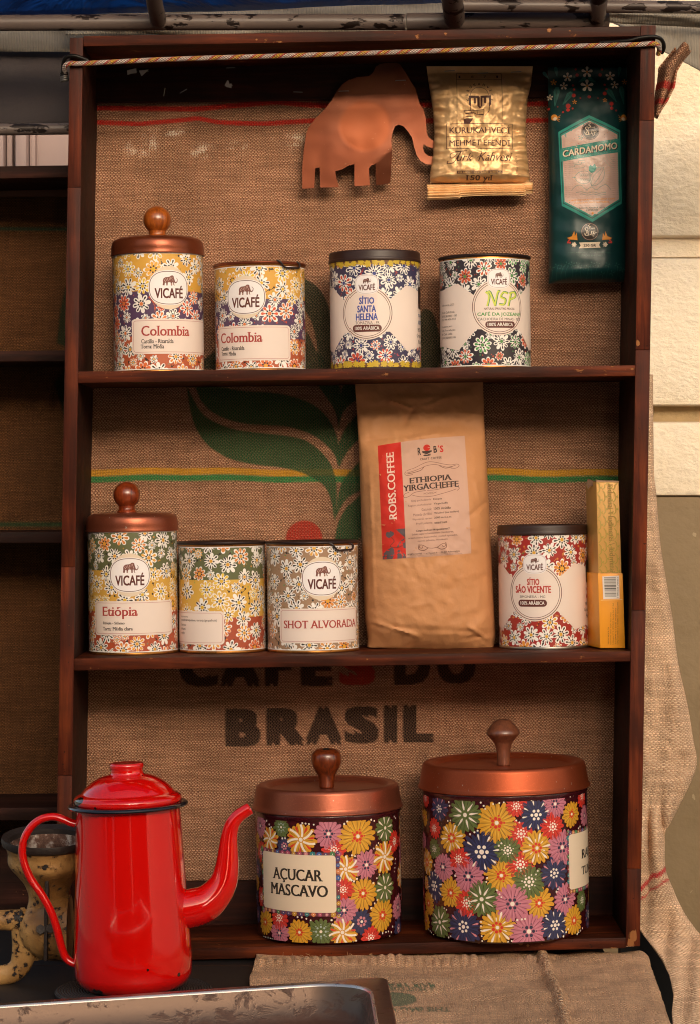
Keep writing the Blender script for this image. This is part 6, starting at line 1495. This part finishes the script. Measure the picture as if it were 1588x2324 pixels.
# ---------------------------------------------------------------- neighbouring shelf at the left
nb = empty('wall_shelf', P(0, 2100, .3)); tag(nb, 'second dark wooden shelf further back at the left edge, backed with hessian darkened for shade', 'shelf')
Y1 = .26
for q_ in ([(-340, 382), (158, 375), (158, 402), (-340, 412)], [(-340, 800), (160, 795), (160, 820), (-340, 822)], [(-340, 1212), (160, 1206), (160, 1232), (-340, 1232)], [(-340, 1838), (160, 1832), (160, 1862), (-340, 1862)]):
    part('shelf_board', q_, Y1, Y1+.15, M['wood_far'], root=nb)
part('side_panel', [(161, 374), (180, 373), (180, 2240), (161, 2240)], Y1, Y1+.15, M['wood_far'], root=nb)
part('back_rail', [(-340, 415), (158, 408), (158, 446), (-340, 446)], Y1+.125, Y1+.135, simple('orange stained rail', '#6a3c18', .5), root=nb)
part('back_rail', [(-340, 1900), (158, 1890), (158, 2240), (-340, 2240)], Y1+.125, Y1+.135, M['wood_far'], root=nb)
nshapes = []
def st2(y, h, col): nshapes.append(([[(-360, y-h), (180, y-h), (180, y+h)], [(-360, y-h), (180, y+h), (-360, y+h)]], col, .8))
st2(520, 4, lin('#1a4434')); st2(1190, 5, lin('#24462c'))
for pg in ([(150, 650), (138, 700), (130, 780), (160, 790), (175, 650)], [(150, 830), (125, 870), (150, 960), (175, 940)]): nshapes.append((tess(pg), lin('#16301f'), .8))
gx2, gy2 = np.linspace(-340, 178, 131), np.linspace(420, 2230, 451)
nink = raster(nshapes, gx2, gy2).reshape(-1, 4)
nh = sheet('hessian_back', 130, 450, lambda s, t: (lambda q: (q.x, q.y+.004*fbm(s*500, t*1800, .01), q.z))(P(-340+518*s, 420+1810*t, Y1+.14)), M['burlap_far_shade'], PITCH, nink); adopt(nh, nb)

dk = from_bm('gap_shade_board', prism_bm([P(1405, 2100, .25), P(1552, 2100, .25), P(1552, 3300, .25), P(1405, 3300, .25)], (0, .02, 0), .002), simple('near black gap shade', '#0d0907', .8)); tag(dk, 'dark board added as shade in the gap between the table cloth and the hanging hessian', 'board')  # near black sheet added to stand for the shade in this gap
# ---------------------------------------------------------------- pale hessian hanging at the right
RE = [(1475, 850), (1477, 1060), (1482, 1117), (1490, 1215), (1500, 1289), (1519, 1401), (1533, 1505), (1556, 1609), (1568, 1680), (1576, 1725), (1568, 1760), (1540, 1820), (1508, 1887), (1503, 1966), (1524, 2025), (1553, 2083), (1590, 2130), (1640, 2180), (1680, 2260), (1700, 2420)]
LE = [(1440, 850), (1440, 1060), (1440, 1400), (1438, 1700), (1436, 1900), (1436, 2080), (1450, 2112), (1472, 2140), (1500, 2180), (1519, 2216), (1527, 2260), (1523, 2300), (1528, 2420)]
def ecurve(L): ys = [b for a, b in L]; return lambda y: float(np.interp(y, ys, [a for a, b in L]))
le, re_ = ecurve(LE), ecurve([tuple(q) for q in catmull(RE, 5)]); NUc, NVc = 70, 420
def cpy(t): return 850+1550*t
def cpos(s, t):
    py = cpy(t); a, b = le(py), re_(py); px = a+(b-a)*s
    y = .19-.05*max(0, (py-2100)/300)-.16*max(0, (py-2130)/290)
    y += .012*(s-.5)**2*4*0+.020*max(0, s-.8)**2*25*.5          # right edge turns away
    y += .004*fbm(px, py, .02, 3)+.0035*math.sin(px*.12+py*.01)*(1 if py > 1880 else .35)-.008*math.exp(-((py-1900)/60)**2)*math.sin(px*.2)
    q = P(px, py, y); return (q.x, y, q.z)
def cink():
    out = np.zeros(((NVc+1), (NUc+1), 4), np.float32); rdc = lin('#b01e2c')
    for j in range(NVc+1):
        for i in range(NUc+1):
            py = cpy(j/NVc); px = le(py)+(re_(py)-le(py))*i/NUc; k = (px-1457)/45
            c1_, c2_ = 2009-33*k+2*math.sin(px*.3), 2035-32*k+2*math.sin(px*.25)
            cov = .9*max(0, 1-max(0, abs(py-c1_)-5)/2.5); cov = max(cov, .9*max(0, 1-max(0, abs(py-c2_)-1.5)/2.5))
            out[j, i] = (*rdc, min(1, cov))
    return out.reshape(-1, 4)
hc = sheet('hanging_hessian', NUc, NVc, cpos, M['burlap_lite'], .0021, cink()); m_ = hc.modifiers.new('thickness', 'SOLIDIFY'); m_.thickness = .003; m_.offset = -1
tag(hc, 'pale hessian sacking hanging right of the shelf, two red stripes near its waist', 'cloth')
# torn sack corner at the top right
NT = [(1490, 165), (1515, 128), (1530, 120), (1534, 128), (1553, 122), (1556, 130), (1538, 150), (1528, 175), (1524, 205), (1515, 230), (1492, 262), (1485, 270)]
def npos(s, t):
    py = 124+150*t; l = float(np.interp(py, [124, 165, 270], [1518, 1484, 1480])); r_ = float(np.interp(py, [124, 150, 175, 210, 240, 275], [1556, 1540, 1526, 1520, 1505, 1483])); px = l+(r_-l)*s; q = P(px, py+6*math.sin(s*9)*max(0, 1-t*4), .10); return (q.x, .05+.012*math.sin(s*8+t*3)+.02*t, q.z)
ni = np.zeros((61*31, 4), np.float32)
for j in range(61):
    for i in range(31):
        py = 124+150*j/60; c = max(0, 1-max(0, abs(py-207)-7)/2) if abs(py-207) < 12 else max(0, 1-max(0, abs(py-243)-5)/2); ni[j*31+i] = (*lin('#a81c20'), .85*min(1, c))
ns = sheet('torn_hessian', 30, 60, npos, M['burlap'], .0021, ni, np.zeros(61*31)); ns.modifiers.new('thickness', 'SOLIDIFY').thickness = .002
tag(ns, 'torn folded corner of brown hessian with red stripes sticking out by the right hook', 'cloth')

# ---------------------------------------------------------------- building wall behind
YW = .62
plm = NB('cream rendered wall'); pv = plm.coord(); p1 = plm.noise(plm.mapping(pv, (1, 1, 1.5)), 70, 4, .6, 0); p2 = plm.noise(pv, 6, 4); p3 = plm.noise(pv, 130, 3)
h_ = plm.math('ADD', p1, plm.math('MULTIPLY', p3, .12))
plm.set(base=plm.mix(plm.step(p2, .35, .7), plm.mix(p1, lin('#ebdac2'), lin('#f1e3cd')), lin('#e2cfb2')), rough=.85, spec=.2, normal=plm.bump(h_, .0048, .8))
olv = NB('olive painted plinth'); ov = olv.coord(); o1 = olv.noise(ov, 16, 5, .6); o2 = olv.noise(ov, 110, 3); sc_ = olv.step(olv.noise(ov, 45, 4, .6), .70, .72)
olv.set(base=olv.mix(sc_, olv.mix(o1, lin('#776346'), lin('#8c7658')), lin('#9e8a6a')), rough=.6, spec=.3, normal=olv.bump(olv.math('ADD', o1, olv.math('MULTIPLY', o2, .2)), .003))
stn = simple('weathered groove', '#a8906a', .85, 0, .3, 40, bump=.002)
pkm = simple('pink grey moulding paint', '#a08a85', .7, 0, .06, 20)  # pink grey, darker than the cream wall
wall = empty('building_wall', (0.3, YW, 0)); tag(wall, 'rendered building wall, cream blocks with recessed grooves above an olive plinth', 'wall')
def wbox(name, px0, py0, px1, py1, y0, y1, mat, bev=.004, label=None):
    a, b = P(px0, py0, y0), P(px1, py1, y0); o = adopt(from_bm(name, prism_bm([Vector((a.x, y0, b.z)), Vector((b.x, y0, b.z)), Vector((b.x, y0, a.z)), Vector((a.x, y0, a.z))], (0, y1-y0, 0), bev), mat, sharp=30), wall)
    if label: o['label'] = label
    return o
wbox('core', 240, -700, 2700, 3300, YW+.03, YW+.2, stn, 0)
for y0_, y1_ in ((-700, 537), (585, 921), (957, 1126)): wbox('render_block', 240, y0_, 2700, y1_, YW, YW+.031, plm.m, .009)
wbox('groove_fill', 240, 539, 2700, 584, YW+.016, YW+.033, plm.m, .002)
wbox('olive_plinth', 240, 1127, 2700, 3300, YW+.006, YW+.031, olv.m, .004)
wbox('pink_wall', -700, -700, 239, 3300, YW+.05, YW+.2, pkm, 0)
for a, b, d in ((-60, -30, .02), (-22, 10, .035), (14, 30, .02), (34, 62, .04), (66, 82, .02)): wbox('moulding', a, -300, b, 1200, YW+.05-d, YW+.051, pkm, .006)

# ---------------------------------------------------------------- stall frame, canvas and tarpaulin overhead
pm_ = NB('worn grey paint on steel pipe'); v_ = pm_.coord(); n_ = pm_.noise(pm_.mapping(v_, (.5, 1, 1)), 55, 4, .6); m2 = pm_.step(n_, .56, .59)
pm_.set(base=pm_.mix(m2, pm_.mix(pm_.noise(v_, 12, 3), lin('#524641'), lin('#6e5e57')), lin('#241813')), rough=.42, spec=.5, metal=pm_.math('MULTIPLY', m2, .4), normal=pm_.bump(pm_.math('SUBTRACT', 1, m2), .0006))
fr = empty('stall_frame', P(794, 50, .1)); tag(fr, 'scuffed grey steel pipe frame of the stall above the shelf', 'frame')
def pipe(name, pts, r): return adopt(from_bm(name, tube_bm([tuple(P(*q)) for q in pts], r, 28), pm_.m), fr)
pipe('pipe', [(-500, 55, .10), (200, 51, .10), (700, 50, .10), (919, 50, .10)], .0095); pipe('pipe', [(921, 50, .10), (1380, 46, .10)], .0105)
pipe('pipe', [(343, -60, .0), (352, 10, .05), (360, 45, .09)], .0095); pipe('pipe', [(1018, -60, -.02), (1026, 10, .04), (1030, 40, .09)], .0125)
pipe('pipe', [(1362, -60, .03), (1357, 20, .07), (1352, 48, .10)], .010); pipe('pipe', [(1010, 12, .07), (1300, 14, .07), (1900, 20, .07)], .0075)
pipe('pipe', [(-500, 298, .20), (0, 294, .20), (170, 292, .20)], .0072)
cvs = NB('grey ribbed canvas'); cu_ = cvs.coord(); wv = cvs.new('ShaderNodeTexWave'); cvs.link(cu_, wv.inputs['Vector']); wv.inputs['Scale'].default_value = 95; wv.inputs['Distortion'].default_value = .6; wv.bands_direction = 'X'
cvs.set(base=cvs.mix(cvs.noise(cu_, 12, 4), lin('#6f675c'), lin('#857b6e')), rough=.85, normal=cvs.bump(wv.outputs['Fac'], .0006, .6, cvs.bump(cvs.noise(cu_, 25, 3), .004)))
dcv = simple('dark brown lining cloth', '#2a201f', .8, 0, .25, 30, bump=.001)
blu = NB('blue tarpaulin'); bv = blu.coord(); bn = blu.noise(bv, 9, 4, .6, 1.5)
blu.set(base=blu.mix(bn, lin('#0a48b0'), lin('#1464d8')), rough=.42, spec=.4, normal=blu.bump(bn, .012), trans=0)
def cloth(name, quad, mat, nu=40, nv=14, amp=.006, fr_=.008, label=None, cat='canvas', grp=None):
    """quad: four (px, py, y) corners TL TR BR BL"""
    c = [P(*q) for q in quad]
    def f(s, t):
        q = (c[0]*(1-s)+c[1]*s)*(1-t)+(c[3]*(1-s)+c[2]*s)*t; k = fbm(s*800, t*300, fr_, 3); return (q.x, q.y+amp*k, q.z+amp*.5*k)
    V = [f(i/nu, j/nv) for j in range(nv+1) for i in range(nu+1)]; F = [(j*(nu+1)+i, j*(nu+1)+i+1, (j+1)*(nu+1)+i+1, (j+1)*(nu+1)+i) for j in range(nv) for i in range(nu)]
    me = bpy.data.meshes.new(name); me.from_pydata(V, [], F); o = mobj(name, me, mat); m_ = o.modifiers.new('thickness', 'SOLIDIFY'); m_.thickness = .0015; tag(o, label, cat, grp); return o
cloth('canvas_valance', [(-500, 56, .24), (430, 48, .24), (430, 118, .24), (-500, 118, .24)], cvs.m, label='grey ribbed canvas strip behind the top left corner of the shelf', nv=6)
cloth('dark_lining', [(-500, 112, .26), (240, 112, .26), (240, 288, .225), (-500, 288, .225)], dcv, label='dark brown cloth hanging behind the left of the shelf above a thin pipe')
cloth('canvas_roll', [(150, 20, .2), (1300, -60, .2), (1300, 76, .2), (150, 80, .2)], cvs.m, label='grey canvas seen behind the pipes above the middle of the shelf', amp=.008)
cloth('canvas_flap', [(1288, 10, .26), (1900, 20, .26), (1900, 330, .24), (1375, 45, .24)], cvs.m, label='slanting grey canvas flap at the top right corner', amp=.012, fr_=.005)
cloth('canvas_edge', [(1270, 22, .22), (1900, 50, .22), (1900, 78, .235), (1270, 44, .235)], cvs.m, label='folded upper edge of the grey canvas at top right', amp=.004, nv=5)
cloth('tarpaulin', [(-600, 56, .16), (1420, -6, .16), (1700, -520, -.25), (-900, -520, -.25)], blu.m, 90, 30, .012, .006, 'deep blue tarpaulin roof sagging over the stall', 'tarpaulin')

# ---------------------------------------------------------------- ground
gm = NB('street paving'); gv = gm.coord(); gm.set(base=gm.mix(gm.noise(gv, 3, 5), lin('#857868'), lin('#a09280')), rough=.9, normal=gm.bump(gm.noise(gv, 40, 4), .003))
bmG = bmesh.new(); vv = [bmG.verts.new(p) for p in ((-60, -80, 0), (60, -80, 0), (60, 30, 0), (-60, 30, 0))]; bmG.faces.new(vv)
g_ = from_bm('ground', bmG, gm.m, smooth=False); g_['kind'] = 'structure'
# unseen building front, added so the pot mirrors dark wall and slits of sky
fac = simple('dark reflected render', '#4a3228', .9, 0, .2, 2); pil = simple('pale reflected stone', '#e8ddd0', .8)
bl = empty('reflection_building', (0, -9, 0)); tag(bl, 'unseen dark building front added across the street for the pot to mirror', 'building')
for a, b in ((-14, 1.1), (1.3, 2.3), (2.42, 4.9), (5.02, 5.3), (5.42, 5.62), (5.76, 6.0), (6.1, 6.5), (6.62, 8.6)): adopt(from_bm('wall', box_bm(((a+b)/2, -9.4, 2.2), (b-a, .5, 4.4), .01), fac), bl)
for x, w_ in ((-5, .6), (-9, .6)): adopt(from_bm('reflected_pilaster', box_bm((x, -9.1, 1.9), (w_, .2, 3.8), .01), pil), bl)
bpy.data.objects.remove(_fo)
